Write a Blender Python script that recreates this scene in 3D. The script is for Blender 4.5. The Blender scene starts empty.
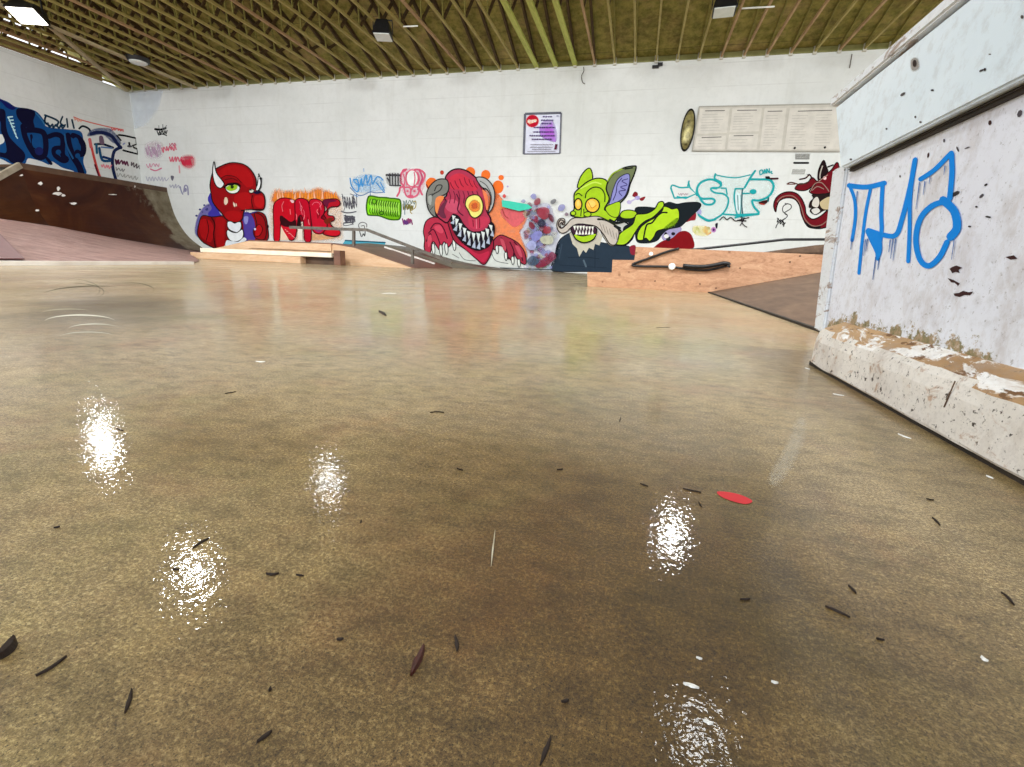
import bpy, bmesh, math, random
from mathutils import Vector, Matrix
from mathutils.geometry import tessellate_polygon
random.seed(7)
S = bpy.context.scene
COL = S.collection

# ------------------------------------------------------------------ camera
F = 475.5; YAW, PIT, ROL = [math.radians(a) for a in (-13.86, 14.25, 2.38)]
CH = 0.1664                      # lens height above the floor (m)
D = 11.161                       # distance to back wall
ZT = 4.181                       # wall top / underside of trusses
XL = -13.593                     # left wall
f0 = Vector((math.sin(YAW), math.cos(YAW), 0)); r0 = Vector((math.cos(YAW), -math.sin(YAW), 0)); u0 = Vector((0, 0, 1))
fw = f0*math.cos(PIT) - u0*math.sin(PIT); u1 = u0*math.cos(PIT) + f0*math.sin(PIT)
rt = r0*math.cos(ROL) + u1*math.sin(ROL); up = u1*math.cos(ROL) - r0*math.sin(ROL)
cam = bpy.data.cameras.new('camera'); co = bpy.data.objects.new('camera', cam); COL.objects.link(co)
co.matrix_world = Matrix(((rt.x, up.x, -fw.x, 0), (rt.y, up.y, -fw.y, 0), (rt.z, up.z, -fw.z, CH), (0, 0, 0, 1)))
cam.sensor_fit = 'HORIZONTAL'; cam.sensor_width = 36; cam.lens = F/1024*36
cam.clip_start = 0.01; cam.clip_end = 200
S.camera = co
CAM = Vector((0, 0, CH))

# ------------------------------------------------------------------ world, exposure
w = bpy.data.worlds.new('World'); S.world = w; w.use_nodes = True
bg = w.node_tree.nodes['Background']; bg.inputs[0].default_value = (0.9, 0.95, 1.0, 1); bg.inputs[1].default_value = 2.6
S.view_settings.view_transform = 'Standard'; S.view_settings.look = 'None'
S.view_settings.exposure = -0.60; S.view_settings.gamma = 1.0; S.view_settings.use_curve_mapping = False
LAMP_W = 70.0
LENS_E = 14.0

def ray(px, py): return rt*((px-512)/F) - up*((py-383.5)/F) + fw
def on_y(px, py, Y=D): d = ray(px, py); return CAM + d*(Y/d.y)
def on_x(px, py, X=XL): d = ray(px, py); return CAM + d*(X/d.x)
def on_z(px, py, Z=0.0): d = ray(px, py); return CAM + d*((Z-CH)/d.z)

# ------------------------------------------------------------------ materials
def lin(c):
    c = c/255.0
    return c/12.92 if c <= 0.04045 else ((c+0.055)/1.055)**2.4
def rgb(r, g, b, k=1.0): return (min(.95, lin(r)*k), min(.95, lin(g)*k), min(.95, lin(b)*k), 1)

class NT:
    def __init__(s, name):
        s.m = bpy.data.materials.new(name); s.m.use_nodes = True; s.t = s.m.node_tree
        s.b = s.t.nodes['Principled BSDF']; s.co = s.n('ShaderNodeTexCoord')
    def n(s, ty, **kw):
        x = s.t.nodes.new(ty)
        for k, v in kw.items(): setattr(x, k, v)
        return x
    def set(s, x, i, v):
        if isinstance(v, bpy.types.NodeSocket): s.t.links.new(v, x.inputs[i])
        else: x.inputs[i].default_value = v
    def mapv(s, scale=(1, 1, 1), loc=(0, 0, 0), rot=(0, 0, 0)):
        x = s.n('ShaderNodeMapping'); s.set(x, 'Vector', s.co.outputs['Object']); s.set(x, 'Scale', scale); s.set(x, 'Location', loc); s.set(x, 'Rotation', rot); return x.outputs[0]
    def noise(s, scale, detail=4, rough=.55, vec=None, dist=0):
        x = s.n('ShaderNodeTexNoise'); s.set(x, 'Vector', vec or s.co.outputs['Object']); s.set(x, 'Scale', scale); s.set(x, 'Detail', detail); s.set(x, 'Roughness', rough); s.set(x, 'Distortion', dist); return x.outputs['Fac']
    def ramp(s, fac, stops, interp='LINEAR'):
        x = s.n('ShaderNodeValToRGB'); s.set(x, 0, fac); cr = x.color_ramp; cr.interpolation = interp
        while len(cr.elements) < len(stops): cr.elements.new(.5)
        for e, (p, c) in zip(cr.elements, stops):
            e.position = p; e.color = c if isinstance(c, tuple) else (c, c, c, 1)
        return x.outputs[0]
    def mix(s, fac, a, b, mode='MIX'):
        x = s.n('ShaderNodeMix', data_type='RGBA', blend_type=mode); s.set(x, 0, fac); s.set(x, 6, a); s.set(x, 7, b); return x.outputs[2]
    def math(s, op, a, b=0.0, clamp=False):
        x = s.n('ShaderNodeMath', operation=op, use_clamp=clamp); s.set(x, 0, a); s.set(x, 1, b); return x.outputs[0]
    def bump(s, h, strength=.3, dist=.01, prev=None):
        x = s.n('ShaderNodeBump'); s.set(x, 'Strength', strength); s.set(x, 'Distance', dist); s.set(x, 'Height', h)
        if prev: s.set(x, 'Normal', prev)
        return x.outputs[0]
    def out(s, color=None, rough=None, normal=None, metal=None, spec=None):
        if color is not None: s.set(s.b, 'Base Color', color)
        if rough is not None: s.set(s.b, 'Roughness', rough)
        if normal is not None: s.set(s.b, 'Normal', normal)
        if metal is not None: s.set(s.b, 'Metallic', metal)
        if spec is not None: s.set(s.b, 'Specular IOR Level', spec)
        return s.m

def simple(name, c1, c2, scale=8, rough=.6, bump=.15, stretch=(1, 1, 1), metal=0, detail=5, spec=None, bd=.003):
    t = NT(name); v = t.mapv(stretch); n = t.noise(scale, detail, .6, v)
    return t.out(t.ramp(n, [(.3, c1), (.7, c2)]), rough, t.bump(n, bump, bd), metal, spec)

def make_wall(name, tint):
    t = NT(name)
    big = t.noise(.55, 4, .6); fine = t.noise(9, 6, .65)
    st = t.noise(1.3, 5, .6, t.mapv((3, 3, .35)))
    base = t.ramp(big, [(.3, tint(206, 208, 204)), (.7, tint(222, 223, 220))])
    base = t.mix(t.math('MULTIPLY', t.ramp(fine, [(.45, 0.), (.8, 1.)]), .22), base, tint(176, 176, 170))
    base = t.mix(t.math('MULTIPLY', t.ramp(st, [(.55, 0.), (.75, 1.)]), .25), base, tint(180, 178, 168))
    # block courses 0.2 m, joints faint
    sep = t.n('ShaderNodeSeparateXYZ'); t.set(sep, 0, t.co.outputs['Object'])
    z = t.math('FRACT', t.math('DIVIDE', sep.outputs[2], .41))
    j = t.ramp(z, [(0., 1.), (.03, 0.), (.97, 0.), (1., 1.)])
    brk = t.ramp(t.noise(1.1, 3, .5), [(.4, 0.), (.62, 1.)])
    base = t.mix(t.math('MULTIPLY', t.math('MULTIPLY', j, brk), .30), base, tint(150, 148, 142))
    return t.out(base, .75, t.bump(fine, .25, .006, t.bump(j, -.2, .004)))
K = 1.12
M = {}
M['wall'] = make_wall('white_painted_block_wall', lambda r, g, b: rgb(r, g, b, K))

def make_floor():
    t = NT('wet_concrete_floor')
    P = t.co.outputs['Object']
    big = t.noise(.7, 5, .62, None, .4)
    mid = t.noise(5.5, 8, .68, None, .3)
    g0 = t.noise(90, 5, .7); gs = t.noise(210, 2, .6); g1 = t.noise(430, 6, .85); g2 = t.noise(1500, 3, .75)
    warm = t.ramp(big, [(.32, rgb(146, 126, 80)), (.5, rgb(168, 144, 100)), (.68, rgb(190, 156, 122))])
    midc = t.ramp(mid, [(.34, rgb(104, 84, 42)), (.52, rgb(164, 142, 92)), (.66, rgb(204, 184, 136))])
    c = t.mix(.5, warm, midc)
    gf = t.ramp(g1, [(.36, rgb(44, 30, 12)), (.5, rgb(134, 112, 70)), (.62, rgb(236, 220, 170))])
    c = t.mix(.25, c, t.ramp(g0, [(.36, rgb(70, 50, 24)), (.64, rgb(210, 190, 140))]))
    c = t.mix(.6, c, gf)
    c = t.mix(t.math('MULTIPLY', t.ramp(g2, [(.36, 1.), (.5, 0.)]), .55), c, rgb(48, 34, 14))
    c = t.mix(t.math('MULTIPLY', t.ramp(g2, [(.56, 0.), (.66, 1.)]), .35), c, rgb(226, 214, 176))
    alg = t.ramp(t.noise(3.6, 6, .7, t.mapv((1, 1, 1), (3.1, 1.7, 0))), [(.5, 0.), (.68, 1.)])
    c = t.mix(t.math('MULTIPLY', alg, .34), c, rgb(104, 108, 44))
    red = t.ramp(t.noise(5.2, 7, .7, t.mapv((1, 1, 1), (.4, 5.2, 0))), [(.52, 0.), (.66, 1.)])
    c = t.mix(t.math('MULTIPLY', red, .34), c, rgb(140, 92, 62))
    m2 = t.noise(34, 6, .7, t.mapv((1, 1.6, 1)))
    c = t.mix(1.0, c, t.ramp(m2, [(.36, (.66, .65, .60, 1)), (.5, (.96, .96, .97, 1)), (.64, (1.2, 1.2, 1.2, 1))]), 'MULTIPLY')
    sp = t.ramp(t.noise(820, 3, .7), [(.36, 1.), (.44, 0.)])
    c = t.mix(t.math('MULTIPLY', sp, .8), c, rgb(40, 30, 10))
    wob = t.n('ShaderNodeTexNoise'); t.set(wob, 'Scale', 7.0); t.set(wob, 'Detail', 6.0); t.set(wob, 'Vector', P)
    wv = t.n('ShaderNodeVectorMath', operation='MULTIPLY_ADD'); t.set(wv, 0, wob.outputs['Color']); t.set(wv, 1, (.26, .26, 0)); t.set(wv, 2, P)
    def blob(x, y, rx, ry, ang=0, soft=.5):
        m = t.n('ShaderNodeMapping', vector_type='TEXTURE'); t.set(m, 'Vector', wv.outputs[0]); t.set(m, 'Location', (x+.13, y+.13, 0)); t.set(m, 'Rotation', (0, 0, ang)); t.set(m, 'Scale', (rx, ry, 1e3))
        l = t.n('ShaderNodeVectorMath', operation='LENGTH'); t.set(l, 0, m.outputs[0])
        return t.ramp(l.outputs['Value'], [(max(0., 1-soft), 1.), (1., 0.)])
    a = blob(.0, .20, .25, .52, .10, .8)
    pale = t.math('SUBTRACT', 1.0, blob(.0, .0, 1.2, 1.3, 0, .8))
    c = t.mix(pale, c, (1.34, 1.40, 1.85, 1), 'MULTIPLY')  # floor paler further out: sheen of the white wall put into the colour
    b = blob(-1.38, 1.0, .62, .24, 2.52, .6)
    d = blob(-.35, .34, .14, .09, 2.4, .9)
    e = blob(.06, .25, .05, .40, -.15, .8)
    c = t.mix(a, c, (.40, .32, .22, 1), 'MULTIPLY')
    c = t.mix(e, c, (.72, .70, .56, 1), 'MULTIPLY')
    c = t.mix(t.math('MULTIPLY', b, .7), c, rgb(92, 80, 56))
    c = t.mix(d, c, (.66, .60, .45, 1), 'MULTIPLY')
    r = t.ramp(t.noise(2.2, 5, .65, t.mapv((1, .6, 1))), [(.35, .36), (.65, .52)])
    rip = t.noise(26, 3, .6, t.mapv((1.0, .6, 1)))
    nrm = t.bump(g1, .5, .0008, t.bump(rip, .3, .004))
    c = t.mix(1.0, c, (.92, .86, .74, 1), 'MULTIPLY')
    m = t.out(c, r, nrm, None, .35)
    t.set(t.b, 'Coat Weight', t.ramp(t.noise(3.0, 4, .6), [(.35, .25), (.65, .7)])); t.set(t.b, 'Coat Roughness', .045); t.set(t.b, 'Coat IOR', 1.33)
    t.set(t.b, 'Coat Normal', t.bump(gs, .30, .0006, t.bump(rip, .09, .003)))
    return m
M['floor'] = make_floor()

def wood(name, c1, c2, c3, sc=3, stretch=(1, 8, 8), rough=.55, bump=.2, knots=0):
    t = NT(name); v = t.mapv(stretch)
    n = t.noise(sc, 6, .62, v, 1.2); n2 = t.noise(sc*6, 4, .6, v)
    c = t.mix(.35, t.ramp(n, [(.3, c1), (.5, c2), (.72, c3)]), t.ramp(n2, [(.3, c1), (.7, c3)]))
    if knots:
        k = t.n('ShaderNodeTexVoronoi'); t.set(k, 'Scale', knots); t.set(k, 'Vector', t.co.outputs['Object'])
        c = t.mix(t.math('MULTIPLY', t.ramp(k.outputs['Distance'], [(.07, 1.), (.12, 0.)]), .6), c, rgb(100, 60, 30))
    return t.out(c, rough, t.bump(n, bump, .003))
M['ply'] = wood('raw_plywood', rgb(150, 104, 74), rgb(186, 138, 104), rgb(210, 168, 132), 9, (1, 3, 3), .75, .2, 9)
M['pine'] = wood('pale_pine_lumber', rgb(186, 144, 106), rgb(208, 168, 130), rgb(222, 192, 158), 2, (1, 6, 6))
M['whitewood'] = simple('cream_painted_timber', rgb(232, 216, 190), rgb(244, 234, 214), 5, .5, .1)
M['brown'] = wood('brown_ramp_ply', rgb(86, 54, 40), rgb(112, 74, 56), rgb(136, 96, 74), 1.2, (1, 4, 4), .5, .1)
M['bankbrown'] = wood('weathered_ramp_ply', rgb(74, 54, 38), rgb(96, 72, 54), rgb(122, 96, 74), 1.5, (4, 1, 4), .75, .12)
M['greybrown'] = simple('grey_brown_ramp_skin', rgb(78, 70, 58), rgb(112, 102, 84), 2, .5, .1)
M['pipe'] = wood('oiled_brown_pipe_skin', rgb(54, 20, 4), rgb(76, 34, 10), rgb(102, 58, 26), .6, (1, 1, 1.5), .42, .08)
M['pipeworn'] = simple('worn_pipe_edge', rgb(118, 100, 72), rgb(186, 172, 142), 3, .6, .1)
def make_pipe():
    t = NT('oiled_brown_pipe_with_worn_edge'); v = t.mapv((1, 1, 1.5)); n = t.noise(.8, 6, .62, v, 1.0)
    c = t.ramp(n, [(.3, rgb(58, 18, 6)), (.5, rgb(84, 38, 14)), (.72, rgb(112, 66, 32))])
    sep = t.n('ShaderNodeSeparateXYZ'); t.set(sep, 0, t.co.outputs['Object'])
    yy = t.math('ADD', sep.outputs[1], t.math('MULTIPLY', t.math('SUBTRACT', t.noise(1.8, 6, .65), .5), 1.3))
    zz = t.math('MULTIPLY', t.math('MAXIMUM', t.math('SUBTRACT', sep.outputs[2], .8), 0.), .55)
    m = t.ramp(t.math('SUBTRACT', t.math('ADD', yy, zz), 1.0), [(.62, 0.), (.78, 1.)])
    c = t.mix(m, c, t.ramp(t.noise(4, 5, .6), [(.3, rgb(126, 110, 80)), (.7, rgb(190, 178, 150))]))
    return t.out(c, .45, t.bump(n, .08, .003))
M['pipeedge'] = make_pipe()
M['coping'] = simple('dark_brown_lip_board', rgb(66, 44, 28), rgb(98, 72, 50), 4, .5, .1)
M['greyedge'] = simple('pale_worn_lip_edge', rgb(146, 134, 112), rgb(180, 168, 148), 5, .55, .1)
M['pink'] = wood('faded_mauve_ramp_ply', rgb(136, 96, 88), rgb(186, 148, 138), rgb(226, 196, 186), 1.6, (1, 6, 2), .6, .1)
M['pinkdark'] = wood('dark_mauve_ramp_ply', rgb(88, 52, 52), rgb(104, 64, 62), rgb(120, 80, 78), 1.6, (1, 5, 1), .5, .1)
M['strip'] = simple('white_threshold_strip', rgb(215, 205, 195), rgb(245, 240, 232), 3, .4, .05)
M['deck'] = None
def make_deck():
    t = NT('mouldy_plywood_roof_deck'); n = t.noise(1.1, 5, .65); n2 = t.noise(7, 5, .7)
    c = t.mix(.5, t.ramp(n, [(.3, rgb(96, 70, 30)), (.5, rgb(128, 128, 40)), (.7, rgb(184, 152, 108))]), t.ramp(n2, [(.35, rgb(74, 64, 18)), (.65, rgb(186, 166, 92))]))
    sep = t.n('ShaderNodeSeparateXYZ'); t.set(sep, 0, t.co.outputs['Object'])
    j = t.ramp(t.math('FRACT', t.math('DIVIDE', sep.outputs[1], 1.22)), [(0., 1.), (.012, 0.), (.99, 0.), (1., 1.)])
    c = t.mix(t.math('MULTIPLY', j, .6), c, rgb(40, 34, 14))
    return t.out(c, .8, t.bump(n2, .3, .004))
M['deck'] = make_deck()
M['truss'] = wood('aged_olive_truss_lumber', rgb(136, 120, 54), rgb(166, 152, 82), rgb(196, 180, 114), 1.5, (6, 1, 6), .7)
M['trussgreen'] = wood('green_tinted_truss_lumber', rgb(150, 158, 56), rgb(190, 198, 92), rgb(210, 216, 116), 1.5, (6, 1, 6), .7)
M['trussred'] = wood('brown_truss_lumber', rgb(140, 104, 66), rgb(178, 142, 98), rgb(204, 176, 132), 1.5, (6, 1, 6), .7)
M['trussdark'] = wood('dark_brown_truss_lumber', rgb(50, 34, 14), rgb(74, 54, 24), rgb(110, 86, 44), 1.5, (6, 1, 6), .8)
M['trussolive'] = wood('dull_olive_web_lumber', rgb(112, 104, 44), rgb(140, 132, 62), rgb(164, 154, 84), 1.5, (6, 1, 6), .8)
M['hanger'] = simple('pale_painted_truss_end', rgb(176, 172, 150), rgb(208, 204, 190), 6, .6, .1)
M['plate'] = simple('olive_wall_plate', rgb(120, 120, 62), rgb(160, 158, 102), 3, .7, .1)
M['brace'] = simple('tan_timber_brace', rgb(168, 150, 110), rgb(196, 180, 140), 4, .6, .1)
M['black'] = simple('black_steel', rgb(16, 16, 17), rgb(34, 33, 34), 14, .4, .1, metal=.2)
M['steel'] = simple('grey_brown_steel', rgb(82, 76, 68), rgb(116, 108, 98), 14, .38, .1, metal=.5)
M['knob'] = simple('white_plastic', rgb(228, 226, 220), rgb(240, 238, 232), 10, .4, .02)
M['lensoff'] = simple('frosted_lamp_glass', rgb(214, 220, 214), rgb(230, 234, 230), 10, .25, .02)
M['lampwhite'] = simple('white_conduit', rgb(206, 206, 196), rgb(228, 228, 220), 10, .4, .02)
tt = NT('lit_lamp_lens'); tt.set(tt.b, 'Base Color', (1, .95, .85, 1)); tt.set(tt.b, 'Emission Color', (1, .93, .8, 1)); tt.set(tt.b, 'Emission Strength', LENS_E); M['lens'] = tt.m
tt = NT('dim_lamp_lens'); tt.set(tt.b, 'Base Color', (1, .95, .85, 1)); tt.set(tt.b, 'Emission Color', (1, .93, .8, 1)); tt.set(tt.b, 'Emission Strength', LENS_E*.35); M['lensdim'] = tt.m

def peel(name, paint1, paint2, under, lo, hi, sc=9, dark=None, stretch=(1, 1, 1), dlo=.62, foot=None, speck=0):
    t = NT(name); v = t.mapv(stretch)
    n = t.noise(14 if speck > .55 else 2.2, 8, .7, v); fine = t.noise(sc*5, 5, .7, v); ch = t.noise(sc, 6, .72, v, .6)
    c = t.ramp(n, [(.3, paint1), (.7, paint2)])
    c = t.mix(t.math('MULTIPLY', t.ramp(fine, [(.5, 0.), (.75, 1.)]), .35), c, rgb(150, 142, 136))
    mask = t.ramp(ch, [(lo, 0.), (hi, 1.)])
    uc = t.ramp(fine, [(.3, under), (.7, (min(1, under[0]*1.8), min(1, under[1]*1.8), min(1, under[2]*1.8), 1))])
    c = t.mix(mask, c, uc)
    if speck:
        sp = t.ramp(t.noise(150, 5, .75), [(.60, 0.), (.66, 1.)]); c = t.mix(t.math('MULTIPLY', sp, speck), c, rgb(92, 80, 72))
        bl = t.ramp(t.noise(14, 6, .75, t.mapv((1, 1, .6))), [(.5, 0.), (.68, 1.)]); c = t.mix(t.math('MULTIPLY', bl, .45), c, rgb(170, 156, 146))
    if foot:
        sep = t.n('ShaderNodeSeparateXYZ'); t.set(sep, 0, t.co.outputs['Object'])
        near = t.math('MULTIPLY', t.math('SUBTRACT', foot, sep.outputs[2]), 9.0)
        g = t.math('ADD', near, t.math('MULTIPLY', t.math('SUBTRACT', t.noise(24, 8, .75, t.mapv((1, .7, 1))), .5), 1.9))
        fm = t.ramp(g, [(.02, 0.), (.10, 1.)])
        c = t.mix(fm, c, t.ramp(t.noise(55, 6, .75), [(.34, rgb(70, 56, 36)), (.45, rgb(128, 122, 84)), (.56, rgb(168, 142, 112)), (.68, rgb(220, 214, 206))]))
    if dark:
        dk = t.ramp(t.noise(sc*3.1, 4, .65, t.mapv(stretch, (5, 3, 1))), [(dlo, 0.), (dlo+.03, 1.)])
        c = t.mix(dk, c, dark); h = t.math('ADD', mask, dk)
    else: h = mask
    return t.out(c, .55, t.bump(h, -.35, .0015, t.bump(fine, .12, .001)))
M['boxface'] = peel('chipped_bluish_white_paint', rgb(222, 224, 236), rgb(236, 240, 248), rgb(130, 116, 108), .69, .72, 10, rgb(84, 60, 58), (1, 1, 1), .735, foot=.098, speck=.5)
M['boxtop'] = peel('chipped_pale_blue_paint', rgb(214, 228, 238), rgb(230, 240, 248), rgb(130, 116, 108), .74, .77, 9, rgb(70, 56, 56), (1, 1, 1), .76)
M['boxcap'] = peel('heavily_peeled_cap_paint', rgb(216, 220, 226), rgb(234, 238, 242), rgb(140, 126, 118), .56, .60, 30, rgb(70, 56, 48), (1, .35, 1), .68)
M['kerb'] = peel('worn_white_kerb_paint', rgb(220, 214, 206), rgb(238, 232, 224), rgb(160, 136, 118), .58, .66, 40, rgb(66, 56, 50), (1, .8, 1), .63, speck=.9)
M['kerbtop'] = peel('bare_kerb_top_wood', rgb(160, 122, 80), rgb(206, 168, 124), rgb(226, 218, 210), .49, .53, 26, rgb(120, 84, 52), (1, .3, 1), .60, speck=.6)
M['gap'] = simple('dirty_black_footing', rgb(26, 22, 16), rgb(54, 44, 34), 30, .8, .3)  # near-black for the panel's shadow line, the kerb gap and an edge strip

PAINTK = K
def paint_mat(c, haze=False):
    key = ('haze_' if haze else 'paint_') + '%02x%02x%02x' % c
    if key in M: return M[key]
    lum = .3*lin(c[0])+.6*lin(c[1])+.1*lin(c[2])
    t = NT(key); a = rgb(*c, PAINTK*min(1., .72+.5*lum)); b = tuple(min(.95, x*.86) for x in a[:3]) + (1,)
    n = t.noise(7, 5, .65)
    t.out(t.ramp(n, [(.3, b), (.65, a)]), .75, None, None, .12)
    if haze:
        at = t.n('ShaderNodeAttribute', attribute_name='cover'); g = t.noise(9, 5, .7)
        al = t.math('MULTIPLY', at.outputs['Fac'], t.ramp(g, [(.25, .6), (.55, 1.)]))
        t.set(t.b, 'Alpha', al)
    M[key] = t.m; return t.m

# ------------------------------------------------------------------ mesh helpers
def tag(o, label, cat, group=None, kind=None):
    if kind: o['kind'] = kind
    if label: o['label'] = label
    if cat: o['category'] = cat
    if group: o['group'] = group
    return o
def empty(name, loc, label, cat, group=None):
    o = bpy.data.objects.new(name, None); COL.objects.link(o); o.location = loc; o.empty_display_size = .1
    return tag(o, label, cat, group)
def link(name, bm, mats, parent=None, loc=None, smooth=False):
    me = bpy.data.meshes.new(name); bmesh.ops.recalc_face_normals(bm, faces=bm.faces)
    bm.to_mesh(me); bm.free()
    for m in (mats if isinstance(mats, list) else [mats]): me.materials.append(m)
    if smooth:
        for p in me.polygons: p.use_smooth = True
    o = bpy.data.objects.new(name, me); COL.objects.link(o)
    if parent: o.parent = parent
    if loc is not None: o.location = loc
    return o
def box_bm(x0, x1, y0, y1, z0, z1, bev=0, bm=None):
    bm = bm or bmesh.new()
    vs = [bm.verts.new((x, y, z)) for x in (x0, x1) for y in (y0, y1) for z in (z0, z1)]
    fs = [bm.faces.new([vs[i] for i in q]) for q in ((0, 1, 3, 2), (4, 6, 7, 5), (0, 4, 5, 1), (2, 3, 7, 6), (0, 2, 6, 4), (1, 5, 7, 3))]
    if bev: bmesh.ops.bevel(bm, geom=list({e for f in fs for e in f.edges}), offset=bev, segments=2, affect='EDGES', profile=.5)
    return bm
def prism_y(prof, y0, y1, bm=None, y0f=None, y1f=None):
    """extrude an (x, z) outline along y"""
    bm = bm or bmesh.new()
    a = [bm.verts.new((x, y0, z)) for x, z in prof]; b = [bm.verts.new((x, y1, z)) for x, z in prof]
    n = len(prof)
    for i in range(n): bm.faces.new((a[i], a[(i+1) % n], b[(i+1) % n], b[i]))
    for ring, pr in ((a, prof), (b, prof)):
        for tri in tessellate_polygon([[Vector((x, z, 0)) for x, z in pr]]):
            try: bm.faces.new([ring[k] for k in tri])
            except ValueError: pass
    return bm
def tube_bm(pts, r, seg=8, bm=None, cap=True):
    bm = bm or bmesh.new(); pts = [Vector(p) for p in pts]; rings = []
    for i, p in enumerate(pts):
        d = (pts[min(i+1, len(pts)-1)] - pts[max(i-1, 0)]).normalized()
        a = d.cross(Vector((0, 0, 1)));
        if a.length < 1e-3: a = d.cross(Vector((0, 1, 0)))
        a.normalize(); b = d.cross(a); rr = r[i] if isinstance(r, (list, tuple)) else r
        rings.append([bm.verts.new(p + a*math.cos(2*math.pi*k/seg)*rr + b*math.sin(2*math.pi*k/seg)*rr) for k in range(seg)])
    for A, B in zip(rings, rings[1:]):
        for k in range(seg): bm.faces.new((A[k], A[(k+1) % seg], B[(k+1) % seg], B[k]))
    if cap: bm.faces.new(rings[0]); bm.faces.new(rings[-1])
    return bm
def bar_bm(p, q, wx, wz, bm=None):
    """rectangular bar between two points: wx wide sideways, wz deep"""
    bm = bm or bmesh.new(); p = Vector(p); q = Vector(q); d = (q-p).normalized()
    a = d.cross(Vector((0, 0, 1)));
    if a.length < 1e-3: a = Vector((1, 0, 0))
    a.normalize(); b = a.cross(d); R = []
    for c in (p, q): R.append([bm.verts.new(c + a*sx*wx/2 + b*sz*wz/2) for sx, sz in ((-1, -1), (1, -1), (1, 1), (-1, 1))])
    for k in range(4): bm.faces.new((R[0][k], R[0][(k+1) % 4], R[1][(k+1) % 4], R[1][k]))
    bm.faces.new(R[0]); bm.faces.new(R[1]); return bm

# ------------------------------------------------------------------ setting
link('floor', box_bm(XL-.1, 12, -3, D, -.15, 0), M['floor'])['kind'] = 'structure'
link('wall_back', box_bm(XL-.2, 12, D, D+.2, -.15, ZT), M['wall'])['kind'] = 'structure'
link('wall_left', box_bm(XL-.2, XL, 4.2, D, -.15, ZT), M['wall'])['kind'] = 'structure'
SL = .333
def deck_z(y): return ZT + .09 + SL*(D-y)
bm = bmesh.new(); y0, y1 = -1.6, D+.25
for x0, x1 in ((XL-.35, 12.2),):
    v = [bm.verts.new(c) for c in ((x0, y0, deck_z(y0)), (x1, y0, deck_z(y0)), (x1, y1, deck_z(y1)), (x0, y1, deck_z(y1)), (x0, y0, deck_z(y0)+.03), (x1, y0, deck_z(y0)+.03), (x1, y1, deck_z(y1)+.03), (x0, y1, deck_z(y1)+.03))]
    for q in ((0, 1, 2, 3), (4, 5, 6, 7), (0, 1, 5, 4), (2, 3, 7, 6), (0, 3, 7, 4), (1, 2, 6, 5)): bm.faces.new([v[i] for i in q])
link('ceiling', bm, M['deck'])['kind'] = 'structure'
# timber plate along the wall head, under the roof deck
link('trim_1', box_bm(XL, 12, D-.03, D+.05, ZT+.0, ZT+.088), M['plate'])['kind'] = 'structure'
# gable boards above the left wall, daylight through the gaps between them
bm = bmesh.new()
for k in range(8):
    z0 = ZT + .02 + k*.30
    ys = D - max(0, (z0+.24-ZT-.05))/SL
    if ys > 4.4: box_bm(XL-.06, XL-.03, 4.2, ys, z0, z0+.255, 0, bm)
link('trim_2', bm, M['trussred'])['kind'] = 'structure'

# ------------------------------------------------------------------ roof trusses
X0 = -2.494; DX = .406
def web_nodes(left=False):
    out = []; y = 9.69 if left else 8.935
    while y > 4.2: out.append(y); y -= .755
    return out
def make_truss(mats, left=False, thin=False):
    t = bpy.data.objects.new('roof_truss', None); COL.objects.link(t); t.location = (0, D, ZT)
    yl, yh = -(D+1.4), -.005
    def L(name, bm, m): return link(name, bm, m, t)
    L('bottom_chord', box_bm(-mats[3], mats[3], yl, -.01, 0, .045), mats[0])
    bm = bmesh.new()
    v = [bm.verts.new((x, y, .09 - SL*y + o)) for x in ((-.011, .011) if thin else (-.019, .019)) for y in (yl, -.01) for o in ((-.05, -.004) if thin else (-.09, -.004))]
    for q in ((0, 1, 3, 2), (4, 6, 7, 5), (0, 4, 5, 1), (2, 3, 7, 6), (0, 2, 6, 4), (1, 5, 7, 3)): bm.faces.new([v[i] for i in q])
    L('top_chord', bm, mats[1] if not thin else M['trussolive'])
    for yn in web_nodes(left):
        y = yn - D
        o = L('upright_web', bar_bm((0, y, .02), (0, y-.06, .04 - SL*y), .018, .03), M['trussolive'])
        yb = y + .50
        if yb < -.1: L('diagonal_web', bar_bm((0, y, .02), (0, yb, .04 - SL*yb), .03, .05), mats[2])
    L('end_block', box_bm(-.032, .032, -.05, -.012, -.035, .10, .004), M['hanger'])['label'] = 'pale painted end block'
    return t
base = {}
def copy_tree(o):
    c = o.copy(); COL.objects.link(c)
    for ch in list(o.children):
        d = ch.copy(); COL.objects.link(d); d.parent = c
    return c
i_min, i_max = -27, 26
for i in range(i_min, i_max+1):
    if i in (0, 1, 2): key = 'g'
    elif i in (9, 10, 11, 12, 14) or i % 7 == 3: key = 'r'
    else: key = 'o'
    mkey = key
    if i < -9: key += 'L'
    if i > 3: key += 'R'
    mats = {'g': (M['trussgreen'], M['trussdark'], M['trussdark'], .045), 'r': (M['trussred'], M['trussdark'], M['trussdark'], .017), 'o': (M['truss'], M['trussdark'], M['trussdark'], .016)}[mkey]
    if key not in base: base[key] = t = make_truss(mats, i < -9, i > 3)
    else: t = copy_tree(base[key])
    t.location = (X0 + DX*i, D, ZT)
    lab = {'g': 'wide greenish-lit timber roof truss, one of three bright green ones above the poster',
           'r': 'brown timber roof truss spanning out from the top of the white back wall',
           'o': 'olive timber roof truss spanning out from the top of the white back wall'}[mkey]
    tag(t, lab, 'roof truss', {'g': 'bright green roof trusses', 'r': 'brown roof trusses', 'o': 'olive roof trusses'}[mkey])

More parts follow.
